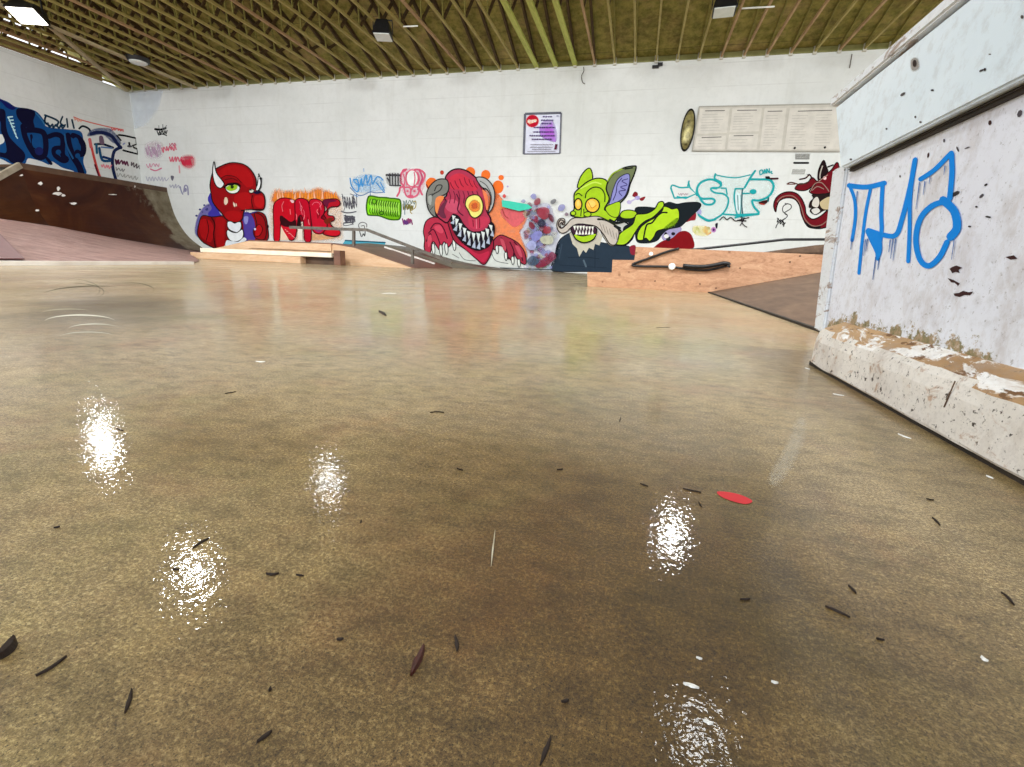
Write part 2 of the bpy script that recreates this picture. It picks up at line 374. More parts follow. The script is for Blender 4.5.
# long braces nailed under the trusses at the left
def brace(p, q, lab):
    a = on_z(*p, ZT-.03); b = on_z(*q, ZT-.03); o = link('timber_brace', bar_bm(a, b, .085, .045), M['brace']); tag(o, lab, 'beam')
brace((127, 91), (47, 24), 'tan timber brace running from the room corner up to the lit lamp')
brace((196, 88), (-30, -8), 'tan timber brace nailed across the trusses, meeting the back wall above the red dragon')

# ------------------------------------------------------------------ lamps
def floodlight(loc, ang, lit, label, tilt=50, size=(.42, .30), light=LAMP_W, conduit=None, group=None):
    t = empty('floodlight', loc, label, 'lamp', group)
    R = Matrix.Rotation(ang, 4, 'Z') @ Matrix.Rotation(math.radians(tilt), 4, 'X')
    w_, h_ = size; bm = bmesh.new()
    a = [bm.verts.new((x*w_/2, y*h_/2, 0)) for x, y in ((-1, -1), (1, -1), (1, 1), (-1, 1))]
    b = [bm.verts.new((x*w_*.36, y*h_*.34, .22)) for x, y in ((-1, -1), (1, -1), (1, 1), (-1, 1))]
    for k in range(4): bm.faces.new((a[k], a[(k+1) % 4], b[(k+1) % 4], b[k]))
    bm.faces.new(a); bm.faces.new(b)
    bmesh.ops.bevel(bm, geom=bm.edges[:], offset=.012, segments=2, affect='EDGES')
    for k in range(5): box_bm(-w_*.3, w_*.3, -h_*.28+k*h_*.13, -h_*.28+k*h_*.13+.008, .21, .25, 0, bm)
    bm.transform(R); link('housing', bm, M['black'], t)
    bm = box_bm(-w_*.43, w_*.43, -h_*.42, h_*.42, -.012, .004, .004); bm.transform(R)
    l = link('lens', bm, M['lens' if light > 60 else 'lensdim'] if lit else M['lensoff'], t); l['label'] = 'glowing white lens' if lit else 'white glass lens'
    bm = bmesh.new()
    for s in (-1, 1): bar_bm((s*w_*.53, 0, .05), (s*w_*.53, 0, .26), .012, .03, bm)
    bar_bm((-w_*.54, 0, .26), (w_*.54, 0, .26), .03, .012, bm)
    Rz = Matrix.Rotation(ang, 4, 'Z'); bm.transform(Rz); link('bracket', bm, M['black'], t)
    if light:
        ld = bpy.data.lights.new('lamp_light', 'AREA'); ld.shape = 'RECTANGLE'; ld.size = w_*.8; ld.size_y = h_*.8; ld.energy = light; ld.color = (.95, .98, 1)
        lo = bpy.data.objects.new('lamp_light', ld); COL.objects.link(lo); lo.parent = t
        lo.matrix_local = Matrix.Translation((R.to_3x3() @ Vector((0, 0, -.03)))) @ R
    if conduit:
        a_, b_ = conduit; link('conduit', tube_bm([a_, b_], .012), M['lampwhite'], t)['label'] = 'white conduit stub'
    return t
zl = ZT - .20
p3 = on_z(383, 37, zl); p4 = on_z(724, 12, zl); p2 = on_z(138, 60, ZT-.02)
floodlight(p3, 0.25, False, 'black floodlight with white lens hanging under the trusses above the dragon graffiti tags', -6, (.32, .30), False, (Vector((.35, .1, .18)), Vector((.62, .12, .18))))
floodlight(p4, -.05, False, 'black floodlight with white lens hanging under the trusses above the notice board', -6, (.34, .30), False, (Vector((.26, .12, .08)), Vector((.72, .14, .08))))
floodlight(on_z(27, 16, ZT-.16), .3 , True, 'brightly lit floodlight glaring under the roof at the far left', -26, (.52, .36))
for (x, y, e_) in ((-5.25, 7.15, 35.), (.95, 7.3, 95.), (-5.3, 4.3, 62.), (.95, 3.8, 22.), (-11.2, 4.0, 100.), (6.5, 7.45, 100.), (6.5, 4.0, 100.)):
    floodlight((x, y, ZT-.16), .1, True, 'lit floodlight out of frame whose glare shows on the wet floor', -12, (.40, .30), e_, group='lit floodlights overhead')
for x in (-11, -7, -3, 1, 5):  # added row, never in view, only to brighten the upper back wall
    floodlight((x, .9, ZT-.1), 0, True, 'wall-washing floodlight near the front of the roof, out of frame', 62, (.5, .34), 260.0, group='wall washing floodlights')
# round flush lamp near the left corner
t = empty('ceiling_lamp', p2, 'small round unlit ceiling lamp between the two tan braces', 'lamp')
bm = bmesh.new(); bmesh.ops.create_cone(bm, cap_ends=True, segments=32, radius1=.20, radius2=.23, depth=.08); bmesh.ops.bevel(bm, geom=bm.edges[:], offset=.006, segments=1, affect='EDGES'); link('housing', bm, M['black'], t)
bm = bmesh.new(); bmesh.ops.create_uvsphere(bm, u_segments=24, v_segments=12, radius=.17); bmesh.ops.scale(bm, vec=(1, 1, .3), verts=bm.verts); bmesh.ops.translate(bm, vec=(0, 0, -.045), verts=bm.verts); link('diffuser', bm, M['lensoff'], t, smooth=True)

# ------------------------------------------------------------------ quarter pipe on the left wall
lip_z = 1.73; lx = -12.75
prof = [(-12.75, 1.73), (-12.70, 1.50), (-12.60, 1.10), (-12.42, .76), (-12.16, .47), (-11.75, .22), (-11.3, .09), (-10.9, .03)]
def catmull(pts, n=6, closed=False):
    pts = [Vector(p) for p in pts]; N = len(pts); out = []
    rng = range(N) if closed else range(N-1)
    for i in rng:
        if closed: p0, p1, p2_, p3_ = pts[(i-1) % N], pts[i], pts[(i+1) % N], pts[(i+2) % N]
        else: p0, p1, p2_, p3_ = pts[max(i-1, 0)], pts[i], pts[i+1], pts[min(i+2, N-1)]
        for k in range(n):
            u = k/n; out.append(.5*((2*p1) + (p2_-p0)*u + (2*p0-5*p1+4*p2_-p3_)*u*u + (3*p1-p0-3*p2_+p3_)*u**3))
    if not closed: out.append(pts[-1])
    return out
t = empty('quarter_pipe', (lx, 9, 0), 'tall brown quarter pipe standing against the blue-tagged left wall', 'skate ramp')
T0 = Vector(t.location)
def L(p): return Vector(p) - T0
pr = catmull([(x, 0, z) for x, z in prof], 4)
hipY = on_x(20, 166, -12.75).y
bm = bmesh.new(); cols = []
NY = 26
for j in range(NY+1):
    y = hipY + (D-.004-hipY)*j/NY
    cols.append([bm.verts.new(L((p.x, y, p.z))) for p in pr])
for A, B in zip(cols, cols[1:]):
    for k in range(len(pr)-1): bm.faces.new((A[k], A[k+1], B[k+1], B[k]))
bmesh.ops.solidify(bm, geom=bm.faces[:], thickness=.02)
link('riding_surface', bm, M['pipeedge'], t, smooth=False)
link('lip_board', box_bm(-12.80, -12.735, hipY, D-.004, lip_z-.10, lip_z+.06, .005).__class__ and box_bm(*[a-b for a, b in zip((-12.80, -12.735), (T0.x, T0.x))], hipY-T0.y, D-.004-T0.y, lip_z-.10, lip_z+.05, .005), M['coping'], t)
link('deck', box_bm(XL+.005-T0.x, -12.78-T0.x, hipY-T0.y, D-.004-T0.y, lip_z-.03, lip_z+.02), M['coping'], t)
link('end_frame', prism_y([(XL+.01-T0.x, 0), (XL+.01-T0.x, lip_z-.04), (-12.80-T0.x, lip_z-.04), (-12.76-T0.x, 1.1), (-12.5-T0.x, .62), (-12.2-T0.x, .38), (-11.7-T0.x, .1), (-11.4-T0.x, 0)], D-.10-T0.y, D-.06-T0.y), M['coping'], t)
# hip section: the lip drops towards the camera side
bm = bmesh.new(); cols = []
P0 = Vector((-12.75, hipY, lip_z)); P1 = on_x(-60, 209, -12.35)
for j in range(11):
    u = j/10; top = P0.lerp(P1, u)
    foot = Vector((-10.9 + .6*u, hipY - 2.4*u, .03 + .35*u))
    row = []
    for k in range(len(pr)):
        a = (pr[k].z - .03)/(1.73-.03); b = (pr[k].x + 12.75)/(-10.9+12.75)
        row.append(bm.verts.new(L((top.x + (foot.x-top.x)*b, top.y + (foot.y-top.y)*b, foot.z + (top.z-foot.z)*a))))
    cols.append(row)
for A, B in zip(cols, cols[1:]):
    for k in range(len(pr)-1): bm.faces.new((A[k], A[k+1], B[k+1], B[k]))
bmesh.ops.solidify(bm, geom=bm.faces[:], thickness=.02)
link('hip_surface', bm, M['pipe'], t)
link('hip_edge', bar_bm(L(P0+Vector((0, 0, .0))), L(P1), .06, .11), M['greyedge'], t)['label'] = 'pale worn sloping lip edge'
bm = bmesh.new()
q = [Vector((XL+.02, hipY+.05, lip_z-.2)), Vector((XL+.02, hipY-3.4, lip_z-.5)), Vector((XL+.02, hipY-3.4, lip_z+.09)), Vector((XL+.02, hipY+.05, lip_z+.09))]
v = [bm.verts.new(L(a)) for a in q] + [bm.verts.new(L(a)+Vector((.02, 0, 0))) for a in q]
for qd in ((0, 1, 2, 3), (4, 5, 6, 7), (0, 1, 5, 4), (1, 2, 6, 5), (2, 3, 7, 6), (3, 0, 4, 7)): bm.faces.new([v[i] for i in qd])
link('back_board', bm, M['bankbrown'], t)
# bare scrapes on the pipe skin
def pipe_pt(px, py):
    best = None
    d = ray(px, py)
    for k in range(len(pr)-1):
        a, b = pr[k], pr[k+1]; nx, nz = (b.z-a.z), -(b.x-a.x)
        den = d.x*nx + d.z*nz
        if abs(den) < 1e-6: continue
        tt_ = ((a.x)*nx + (a.z-CH)*nz)/den
        p = CAM + d*tt_
        if b.z-1e-4 <= p.z <= a.z+1e-4 and tt_ > 0: return p
    return None
for (px, py, rx, ry) in ((40, 184, 3.2, 2.2), (21, 176, 2.0, 1.1), (57, 194, 5.5, 2.2), (58, 189, 2, 3), (63, 196, 2.5, 1.4), (73, 204, 3.8, 1.3), (37, 211, 2.4, 1.2), (134.5, 187, .8, 1.4), (112, 195, 5, .6)):
    ring = []; sm = bmesh.new()
    for k in range(9):
        a = 2*math.pi*k/9; m = random.uniform(.6, 1.1)
        p = pipe_pt(px + rx*m*math.cos(a), py + ry*m*math.sin(a))
        if p: ring.append(sm.verts.new(L(p + Vector((.022, -.004, .012)))))
    if len(ring) > 3: sm.faces.new(ring)
    link('bare_scrape', sm, M['strip'], t)['label'] = 'pale scraped patch'

# ------------------------------------------------------------------ mauve bank in front of the pipe
t = empty('plywood_bank', (-7, 5, 0), 'low faded mauve plywood bank in front of the brown quarter pipe', 'skate ramp')
T0 = Vector(t.location)
foot = [on_z(-60, 265.5), on_z(0, 265.2), on_z(60, 265), on_z(120, 264.6), on_z(190, 264.2), Vector((-6.3, 5.9, 0)), Vector((-8.35, 7.2, 0))]
top = [on_x(-60, 209, -10.6), on_x(0, 219, -10.9), on_x(55, 227, -11.1), on_x(110, 237.5, -11.3), on_x(160, 245.8, -11.5), on_x(185, 250, -11.5), on_x(203, 252.6, -11.4)]
bm = bmesh.new(); cols = []
for a, b in zip(foot, top):
    row = []
    for k in range(9):
        u = k/8; p = a.lerp(b, u); p.z = a.z + (b.z-a.z)*(u**1.05); row.append(bm.verts.new(L(p + Vector((0, 0, .008)))))
    cols.append(row)
for A, B in zip(cols, cols[1:]):
    for k in range(8): bm.faces.new((A[k], A[k+1], B[k+1], B[k]))
bmesh.ops.solidify(bm, geom=bm.faces[:], thickness=.015)
link('riding_surface', bm, M['pink'], t)
bm = bmesh.new()
q = [on_z(-60, 265.4, .01), on_z(24, 264.0, .01), on_z(0, 254, .21), on_z(-60, 244, .42)]
q = [foot[0].lerp(top[0], .02), foot[1].lerp(foot[2], .35).lerp(top[2], .03), foot[1].lerp(top[1], .42), foot[0].lerp(top[0], .6)]
v = [bm.verts.new(L(a + Vector((0, 0, .03)))) for a in q] + [bm.verts.new(L(a + Vector((0, 0, .022)))) for a in q]
for qd in ((0, 1, 2, 3), (4, 5, 6, 7), (0, 1, 5, 4), (1, 2, 6, 5), (2, 3, 7, 6), (3, 0, 4, 7)): bm.faces.new([v[i] for i in qd])
link('dark_panel', bm, M['pinkdark'], t)['label'] = 'darker mauve panel'
bm = bmesh.new()
for a, b in zip(foot[:4], foot[1:5]): bar_bm(L(a + Vector((.03, 0, .016))), L(b + Vector((.03, 0, .016))), .05, .032, bm)
link('threshold_strip', bm, M['strip'], t)['label'] = 'white metal threshold strip'

# ------------------------------------------------------------------ fun box with ledge, far centre-left
FY = 8.0
t = empty('fun_box', (-6.5, FY, 0), 'long low plywood fun box with brown ramps and pale timber front before the red lettering', 'skate ramp')
T0 = Vector(t.location)
topz = .375
def sh(pr_): return [(x-T0.x, z) for x, z in pr_]
link('front_face', prism_y(sh([(-8.85, 0), (-8.2, .19), (-7.3, topz), (-5.5, topz-.01), (-5.05, topz-.064), (-3.9, .0)]), 0, .04), M['pine'], t)
link('deck', prism_y(sh([(-7.33, topz-.03), (-7.33, topz+.012), (-5.48, topz+.008), (-5.48, topz-.03)]), -.01, 2.2), M['brown'], t)
link('left_ramp', prism_y(sh([(-8.85, -.0), (-8.85, .015), (-8.2, .20), (-7.3, topz+.012), (-7.3, 0)]), .042, 2.2), M['brown'], t)
link('right_ramp', prism_y(sh([(-5.5, 0), (-5.5, topz+.008), (-5.05, topz-.06), (-3.88, .006), (-3.88, 0)]), .042, D-FY-.02), M['brown'], t)
link('top_rail', box_bm(-7.32-T0.x, -5.5-T0.x, -.03, .0, topz-.14, topz-.012, .004), M['pine'], t)
link('grind_strip', bar_bm(L((-5.3, 9.6, .38)), L((-4.05, 9.35, .085)), .05, .03), M['strip'], t)['label'] = 'white strip down the ramp'
# ledge in front
t = empty('grind_ledge', (-7, 7.6, 0), 'low timber grind ledge with cream top beam in front of the fun box', 'skate ledge'); T0 = Vector(t.location)
def wp(px, py, Y): return on_y(px, py, Y)
a = wp(190, 251.5, 7.5); b = wp(300, 256.6, 7.5)
link('lower_beam', box_bm(a.x-T0.x, b.x-T0.x, -.1, .1, 0, .115, .006), M['pine'], t)
a = wp(205, 249, 7.65); b = wp(335, 254, 7.65)
link('cream_beam', box_bm(a.x-T0.x, b.x-T0.x, -.06, .25, .125, .20, .006), M['whitewood'], t)['label'] = 'cream painted top beam'
a = wp(300, 256.6, 7.6); b = wp(335, 254, 7.6); c_ = wp(342, 254, 7.6)
link('recess_panel', box_bm(a.x-T0.x-.02, b.x-T0.x+.05, .05, .12, 0, .125), M['coping'], t)['label'] = 'dark recessed panel'
link('end_block', box_bm(b.x-T0.x+.01, c_.x-T0.x, -.06, .10, 0, .25, .006), M['brown'], t)

# handrail on the box
t = empty('handrail', (-4.6, 8.15, 0), 'grey steel handrail running flat then sloping down over the brown ramp', 'rail'); T0 = Vector(t.location); HY = 8.15
pts = [on_y(290, 227.3, HY), on_y(367, 229.9, HY), on_y(452, 262.6, HY)]
link('rail', bar_bm(L(pts[0]), L(pts[1]), .05, .05, bar_bm(L(pts[1]), L(pts[2]), .05, .05)), M['steel'], t)
for (px, p0, p1) in ((353.8, 229, 245), (412.5, 245, 263)):
    link('post', bar_bm(L(on_y(px, p1+1, HY)), L(on_y(px, p0+1, HY)), .045, .045), M['steel'], t)

# curved kicker against the wall
t = empty('wall_kicker', (-4.5, 10.6, 0), 'low curved grey-brown kicker hugging the back wall beneath the horned red monster', 'skate ramp'); T0 = Vector(t.location)
kp = [(-6.6, .40), (-5.9, .46), (-5.3, .40), (-4.9, .31), (-4.43, .205), (-3.9, .11), (-3.3, .045), (-2.67, .006)]
kp = [(p.x, p.z) for p in catmull([(x, 0, z) for x, z in kp], 4)]
link('riding_surface', prism_y([(x-T0.x, z) for x, z in [(-6.6, 0)] + kp + [(-2.67, 0)]], -.65, D-.006-T0.y), M['greybrown'], t)

# ------------------------------------------------------------------ stepped plywood ledge, right
PY = 4.1
t = empty('stepped_ledge', (.4, PY, 0), 'stepped raw plywood ledge box with black hose on its face', 'skate ledge'); T0 = Vector(t.location)
st = [(-.395, 0), (-.405, .116), (-.205, .120), (-.208, .222), (-.035, .226), (-.032, .330), (1.33, .316), (2.6, .30), (2.6, 0)]
link('front_face', prism_y([(x-T0.x, z) for x, z in st], 0, .03), M['ply'], t)
link('body', prism_y([(x-T0.x, z-.012 if z > 0 else z) for x, z in [(-.385, 0), (-.385, .116), (-.195, .120), (-.195, .222), (-.022, .226), (-.022, .330), (1.33, .316), (2.6, .30), (2.6, 0)]], .03, .9), M['bankbrown'], t)
bm = bmesh.new()
for (px, py) in ((700, 284), (716, 288), (740, 268), (655, 281), (790, 262), (800, 256), (641, 262)):
    p = on_y(px, py, PY-.001); bmesh.ops.create_cone(bm, cap_ends=True, segments=10, radius1=.006, radius2=.006, depth=.003, matrix=Matrix.Translation(L(p)) @ Matrix.Rotation(math.pi/2, 4, 'X'))
link('screws', bm, M['coping'], t)
def face_tube(name, pts, r, lab, cat, m=M['black'], Y=PY-.012):
    pts = [on_y(*p, Y) for p in pts]; pts = catmull(pts, 5)
    o = link(name, tube_bm(pts, r, 8), m, smooth=True); tag(o, lab, cat)
face_tube('rubber_hose', [(679, 248.5), (666, 252), (650, 258), (638, 262), (632, 265), (640, 266.2), (655, 266.4), (672, 267), (690, 269.5), (706, 270.2), (718, 268), (728, 265.2)], .009, 'thin dark cable looped across the plywood ledge face', 'cable')
face_tube('black_grab_bar', [(683, 265.5), (694, 266.6), (706, 266.4), (716, 264.8), (724, 263.2), (729, 264.3), (728, 267)], .015, 'short thick black bar on the plywood ledge, right of the white disc', 'bar', Y=PY-.03)
def disc(px, py, r, lab):
    bm = bmesh.new(); bmesh.ops.create_cone(bm, cap_ends=True, segments=24, radius1=r, radius2=r*.8, depth=.02); bmesh.ops.bevel(bm, geom=[e for e in bm.edges], offset=.002, segments=2, affect='EDGES')
    bm.transform(Matrix.Rotation(math.pi/2, 4, 'X')); o = link('white_disc', bm, M['knob'], loc=on_y(px, py, PY-.03)); tag(o, lab, 'disc')
disc(672, 266.6, .028, 'round white disc fixed over the cable on the plywood ledge')
disc(651, 254, .018, 'tiny white disc near the upper step of the plywood ledge')

# brown bank in front of the stepped ledge, running behind the white box
t = empty('side_bank', (1.5, 2.8, 0), 'smooth brown bank rising right between plywood ledge and white box', 'skate ramp'); T0 = Vector(t.location)
link('riding_surface', prism_y([(x-T0.x, z) for x, z in [(.56, .0), (.56, .006), (1.348, .198), (1.82, .312), (3.6, .312), (3.6, 0)]], 1.25-T0.y, PY-.035-T0.y), M['bankbrown'], t)
link('threshold_strip', bar_bm(L((.556, 1.25, .004)), L((.556, PY-.04, .004)), .014, .008), M['gap'], t)['label'] = 'dark steel edge strip'

# far bank and black rail behind the ledge
t = empty('far_bank', (1.9, 5.6, 0), 'far brown bank seen just over the top of the plywood ledge', 'skate ramp'); T0 = Vector(t.location)
link('riding_surface', prism_y([(x-T0.x, z) for x, z in [(-.1, 0), (1.19, .36), (1.62, .445), (2.2, .50), (3.4, .50), (3.4, 0)]], 5.3-T0.y, 6.6-T0.y), M['bankbrown'], t)
t = empty('grind_rail', (1.2, 5.1, 0), 'thin black rail sloping up then level above the plywood ledge', 'rail'); T0 = Vector(t.location)
ra = [on_y(690, 250, 5.15), on_y(785, 239.5, 5.15), on_y(845, 239.3, 5.15)]
link('rail', tube_bm([L(ra[0]), L(ra[1]), L(ra[2])], .012), M['black'], t)
for p in (ra[0].lerp(ra[1], .05), ra[2]): link('post', tube_bm([L((p.x, p.y, 0)), L(p)], .011), M['black'], t)

# ------------------------------------------------------------------ white box at the right
t = empty('grind_box', (.8, .4, 0), 'white painted concrete-edged box with blue letters close at right', 'skate box'); T0 = Vector(t.location)
Y0, Y1 = -.75, 1.10; BX = 1.5
def skew_face(name, pts, m, th, lab=None):
    """panel whose left face is the polygon pts (x, y, z), extruded towards +x"""
    bm = bmesh.new(); n = len(pts)
    a = [bm.verts.new(L(p)) for p in pts]; b = [bm.verts.new(L(Vector(p)+Vector((th, 0, 0)))) for p in pts]
    bm.faces.new(a); bm.faces.new(b)
    for k in range(n): bm.faces.new((a[k], a[(k+1) % n], b[(k+1) % n], b[k]))
    bmesh.ops.bevel(bm, geom=bm.edges[:], offset=.003, segments=2, affect='EDGES')
    o = link(name, bm, m, t)
    if lab: o['label'] = lab
    return o
yb0 = on_x(827.5, 321, .362).y; yb1 = on_x(848.5, 166, .362).y
skew_face('lower_face', [(.362, Y0, .06), (.362, yb0, .06), (.362, yb1, .376), (.362, Y0, .376)], M['boxface'], BX-.362)
ya0 = on_x(817.0, 318, .360).y; ya1 = on_x(834.5, 165, .360).y
skew_face('corner_trim', [(.358, yb0+.002, .06), (.358, ya0, .06), (.358, ya1, .372), (.358, yb1+.002, .372)], M['boxcap'], .2, 'peeling white corner trim')
yu0 = on_x(841, 166, .342).y; yu1 = on_x(836.5, 101, .342).y
skew_face('upper_panel', [(.342, Y0, .366), (.342, yu0, .358), (.342, yu1, .486), (.342, Y0, .482)], M['boxtop'], BX-.342, 'pale blue-white upper panel')
skew_face('shadow_gap', [(.352, Y0, .359), (.352, yu0-.004, .3515), (.352, yu0-.004, .358), (.352, Y0, .366)], M['gap'], .3, 'black steel angle under the upper panel')  # overhang's shadow line put into black colour, together with the steel angle
skew_face('cap_board', [(.335, Y0, .486), (.335, yu1+.01, .489), (.335, yu1+.012, .507), (.335, Y0, .507)], M['boxcap'], BX-.33, 'peeled grey-white cap board')
# kerb with rounded far end
bm = bmesh.new()
out = [(.330, Y0), (.330, .955), (.333, .990), (.342, 1.014), (.360, 1.028), (.40, 1.034), (.50, 1.034), (.50, Y0)]
rings = []
prng = random.Random(3)
dense = []
for (x0_, y0_), (x1_, y1_) in zip(out, out[1:]+out[:1]):
    n = max(1, int(math.hypot(x1_-x0_, y1_-y0_)/.03))
    for k in range(n): dense.append((x0_+(x1_-x0_)*k/n, y0_+(y1_-y0_)*k/n))
for z, ins in ((.006, .002), (.009, .0), (.050, .0), (.064, .003), (.072, .008), (.088, .030)):
    ring = []
    for (x, y) in dense:
        jx = prng.uniform(-.0012, .0012); jz = prng.uniform(-.0012, .0012) if z > .06 else 0
        xx = x + ins if x < .42 else x; yy = y - ins if y > .95 else y
        ring.append(bm.verts.new(L((xx+jx, yy, z+jz))))
    rings.append(ring)
N = len(dense)
for A, B in zip(rings, rings[1:]):
    for k in range(N): bm.faces.new((A[k], A[(k+1) % N], B[(k+1) % N], B[k]))
f_top = bm.faces.new(rings[-1]); bm.faces.new(rings[0])
for f in bm.faces:
    c = f.calc_center_median()
    if c.z > .068: f.material_index = 1
link('kerb', bm, [M['kerb'], M['kerbtop']], t)['label'] = 'worn white kerb with bare wood top'
link('kerb_footing', box_bm(.336-T0.x, .5-T0.x, Y0-T0.y, 1.01-T0.y, 0, .007), M['gap'], t)  # black slab standing in for the dark gap under the kerb
for y_ in (.585, .32):
    link('kerb_joint', bar_bm(L((.3298, y_, .036)), L((.3298, y_-.006, .066)), .0008, .0011), M['coping'], t)
GB = t

# ------------------------------------------------------------------ painting on walls
class Paint:
    def __init__(s, name, label, plane='back', cat='graffiti', off=.002, step=.0005, parent=None):
        s.name, s.label, s.cat, s.plane = name, label, cat, plane
        s.bm = bmesh.new(); s.mats = []; s.x0 = s.y0 = 0; s.s = 1; s.off = off; s.step = step; s.parent = parent; s.org = parent.location.copy() if parent else Vector()
        s.lay = s.bm.verts.layers.float.new('cover')
    def crop(s, x0, y0, sc): s.x0, s.y0, s.s = x0, y0, sc; return s
    def px(s, p): return (s.x0 + p[0]/s.s, s.y0 + p[1]/s.s)
    def at(s, q):
        return s._at(q) - s.org
    def _at(s, q):
        if s.plane == 'back': return on_y(q[0], q[1], D - s.off)
        if s.plane == 'left': return on_x(q[0], q[1], XL + s.off)
        if s.plane == 'box': return on_x(q[0], q[1], .362 - s.off)
        if s.plane == 'boxup': return on_x(q[0], q[1], .342 - s.off)
        if s.plane == 'kerb': return on_x(q[0], q[1], .330 - s.off)
        return on_z(q[0], q[1], s.off)
    def mi(s, c, haze=False):
        m = paint_mat(c, haze)
        if m not in s.mats: s.mats.append(m)
        return s.mats.index(m)
    def _fill(s, q, mi, cov=1.0):
        vs = [s.bm.verts.new(s.at(p)) for p in q]
        for v in vs: v[s.lay] = cov
        for tri in tessellate_polygon([[Vector((x, y, 0)) for x, y in q]]):
            try: f = s.bm.faces.new([vs[k] for k in tri]); f.material_index = mi
            except ValueError: pass
        s.off += s.step; return vs
    def poly(s, pts, c, smooth=True, outline=None, ow=1.0):
        q = [s.px(p) for p in pts]
        if smooth: q = [(v.x, v.y) for v in catmull([(x, y, 0) for x, y in q], 5, True)]
        s._fill(q, s.mi(c))
        if outline: s._stroke(q + [q[0]], ow, outline)
        return s
    def ell(s, cx, cy, rx, ry, c, outline=None, ow=1.0, rot=0, n=20):
        pts = [(cx + rx*math.cos(a)*math.cos(rot) - ry*math.sin(a)*math.sin(rot), cy + rx*math.cos(a)*math.sin(rot) + ry*math.sin(a)*math.cos(rot)) for a in [2*math.pi*k/n for k in range(n)]]
        return s.poly(pts, c, False, outline, ow)
    def _stroke(s, q, w_, c, taper=False):
        if s.plane in ('back', 'left') and s.parent is None and w_ < 1.6: w_ *= 1.45
        mi = s.mi(c); n = len(q)
        qq = [q[0]]
        for p in q[1:]:
            if math.hypot(p[0]-qq[-1][0], p[1]-qq[-1][1]) > .05: qq.append(p)
        q = qq; n = len(q)
        if n < 2: return
        Lr = []
        for i in range(n):
            a = q[max(i-1, 0)]; b = q[min(i+1, n-1)]; dx, dy = b[0]-a[0], b[1]-a[1]; l = math.hypot(dx, dy) or 1
            hw = w_/2
            if taper: hw *= max(.15, math.sin(math.pi*min(1, (i+.6)/n))) if taper == 2 else max(.12, 1-i/n)
            Lr.append(((q[i][0]-dy/l*hw, q[i][1]+dx/l*hw), (q[i][0]+dy/l*hw, q[i][1]-dx/l*hw)))
        o0 = s.off; V = []
        for i, (a, b) in enumerate(Lr):
            s.off = o0 + s.step*.6*i/n; V.append((s.bm.verts.new(s.at(a)), s.bm.verts.new(s.at(b))))
        for a, b in V: a[s.lay] = 1; b[s.lay] = 1
        for A, B in zip(V, V[1:]): s.bm.faces.new((A[0], A[1], B[1], B[0])).material_index = mi
        if not taper and w_ > 1.2:
            for e in (q[0], q[-1]):
                s.off = o0 + s.step*(.8 if e is q[0] else .9)
                vs = [s.bm.verts.new(s.at((e[0]+w_/2*math.cos(k*math.pi/4), e[1]+w_/2*math.sin(k*math.pi/4)))) for k in range(8)]
                for v in vs: v[s.lay] = 1
                s.bm.faces.new(vs).material_index = mi
        s.off = o0 + s.step
    def line(s, pts, w_, c, smooth=True, taper=False):
        q = [s.px(p) for p in pts]
        if smooth and len(q) > 2: q = [(v.x, v.y) for v in catmull([(x, y, 0) for x, y in q], 5)]
        s._stroke(q, w_, c, taper); return s
    def haze(s, pts, c, fade=3.0, cov=1.0, smooth=True):
        """sprayed area: full inside, fading out over `fade` px"""
        q = [s.px(p) for p in pts]
        if smooth: q = [(v.x, v.y) for v in catmull([(x, y, 0) for x, y in q], 5, True)]
        mi = s.mi(c, True); ar = sum(a[0]*b[1]-b[0]*a[1] for a, b in zip(q, q[1:]+q[:1])); sg = 1 if ar > 0 else -1
        vs = [s.bm.verts.new(s.at(p)) for p in q]
        for v in vs: v[s.lay] = cov
        for tri in tessellate_polygon([[Vector((x, y, 0)) for x, y in q]]):
            try: s.bm.faces.new([vs[k] for k in tri]).material_index = mi
            except ValueError: pass
        n = len(q); o = []
        for i in range(n):
            a, b = q[i-1], q[(i+1) % n]; dx, dy = b[0]-a[0], b[1]-a[1]; l = math.hypot(dx, dy) or 1
            o.append(s.bm.verts.new(s.at((q[i][0]+sg*dy/l*fade, q[i][1]-sg*dx/l*fade))))
        for v in o: v[s.lay] = 0
        for i in range(n): s.bm.faces.new((vs[i], vs[(i+1) % n], o[(i+1) % n], o[i])).material_index = mi
        s.off += s.step; return s
    def scrib(s, x0, y0, x1, y1, n, w_, c, seed=1, amp=1.0):
        """rough handwriting between two points; height = amp"""
        rr = random.Random(seed); pts = []
        dx, dy = (x1-x0), (y1-y0); l = math.hypot(dx, dy); nx, ny = -dy/l, dx/l
        for i in range(n+1):
            u = i/n + rr.uniform(-.35, .35)/n; a = amp*(.5 if i % 2 else -.5)*rr.uniform(.6, 1.2)
            pts.append((x0+dx*u+nx*a, y0+dy*u+ny*a))
        return s.line(pts, w_, c)
    def done(s, extra=None):
        o = link(s.name, s.bm, s.mats, s.parent)
        if s.parent is None: tag(o, s.label, s.cat)
        elif s.label: o['label'] = s.label
        return o
BK = (22, 20, 22)
WALLC = (216, 217, 214)

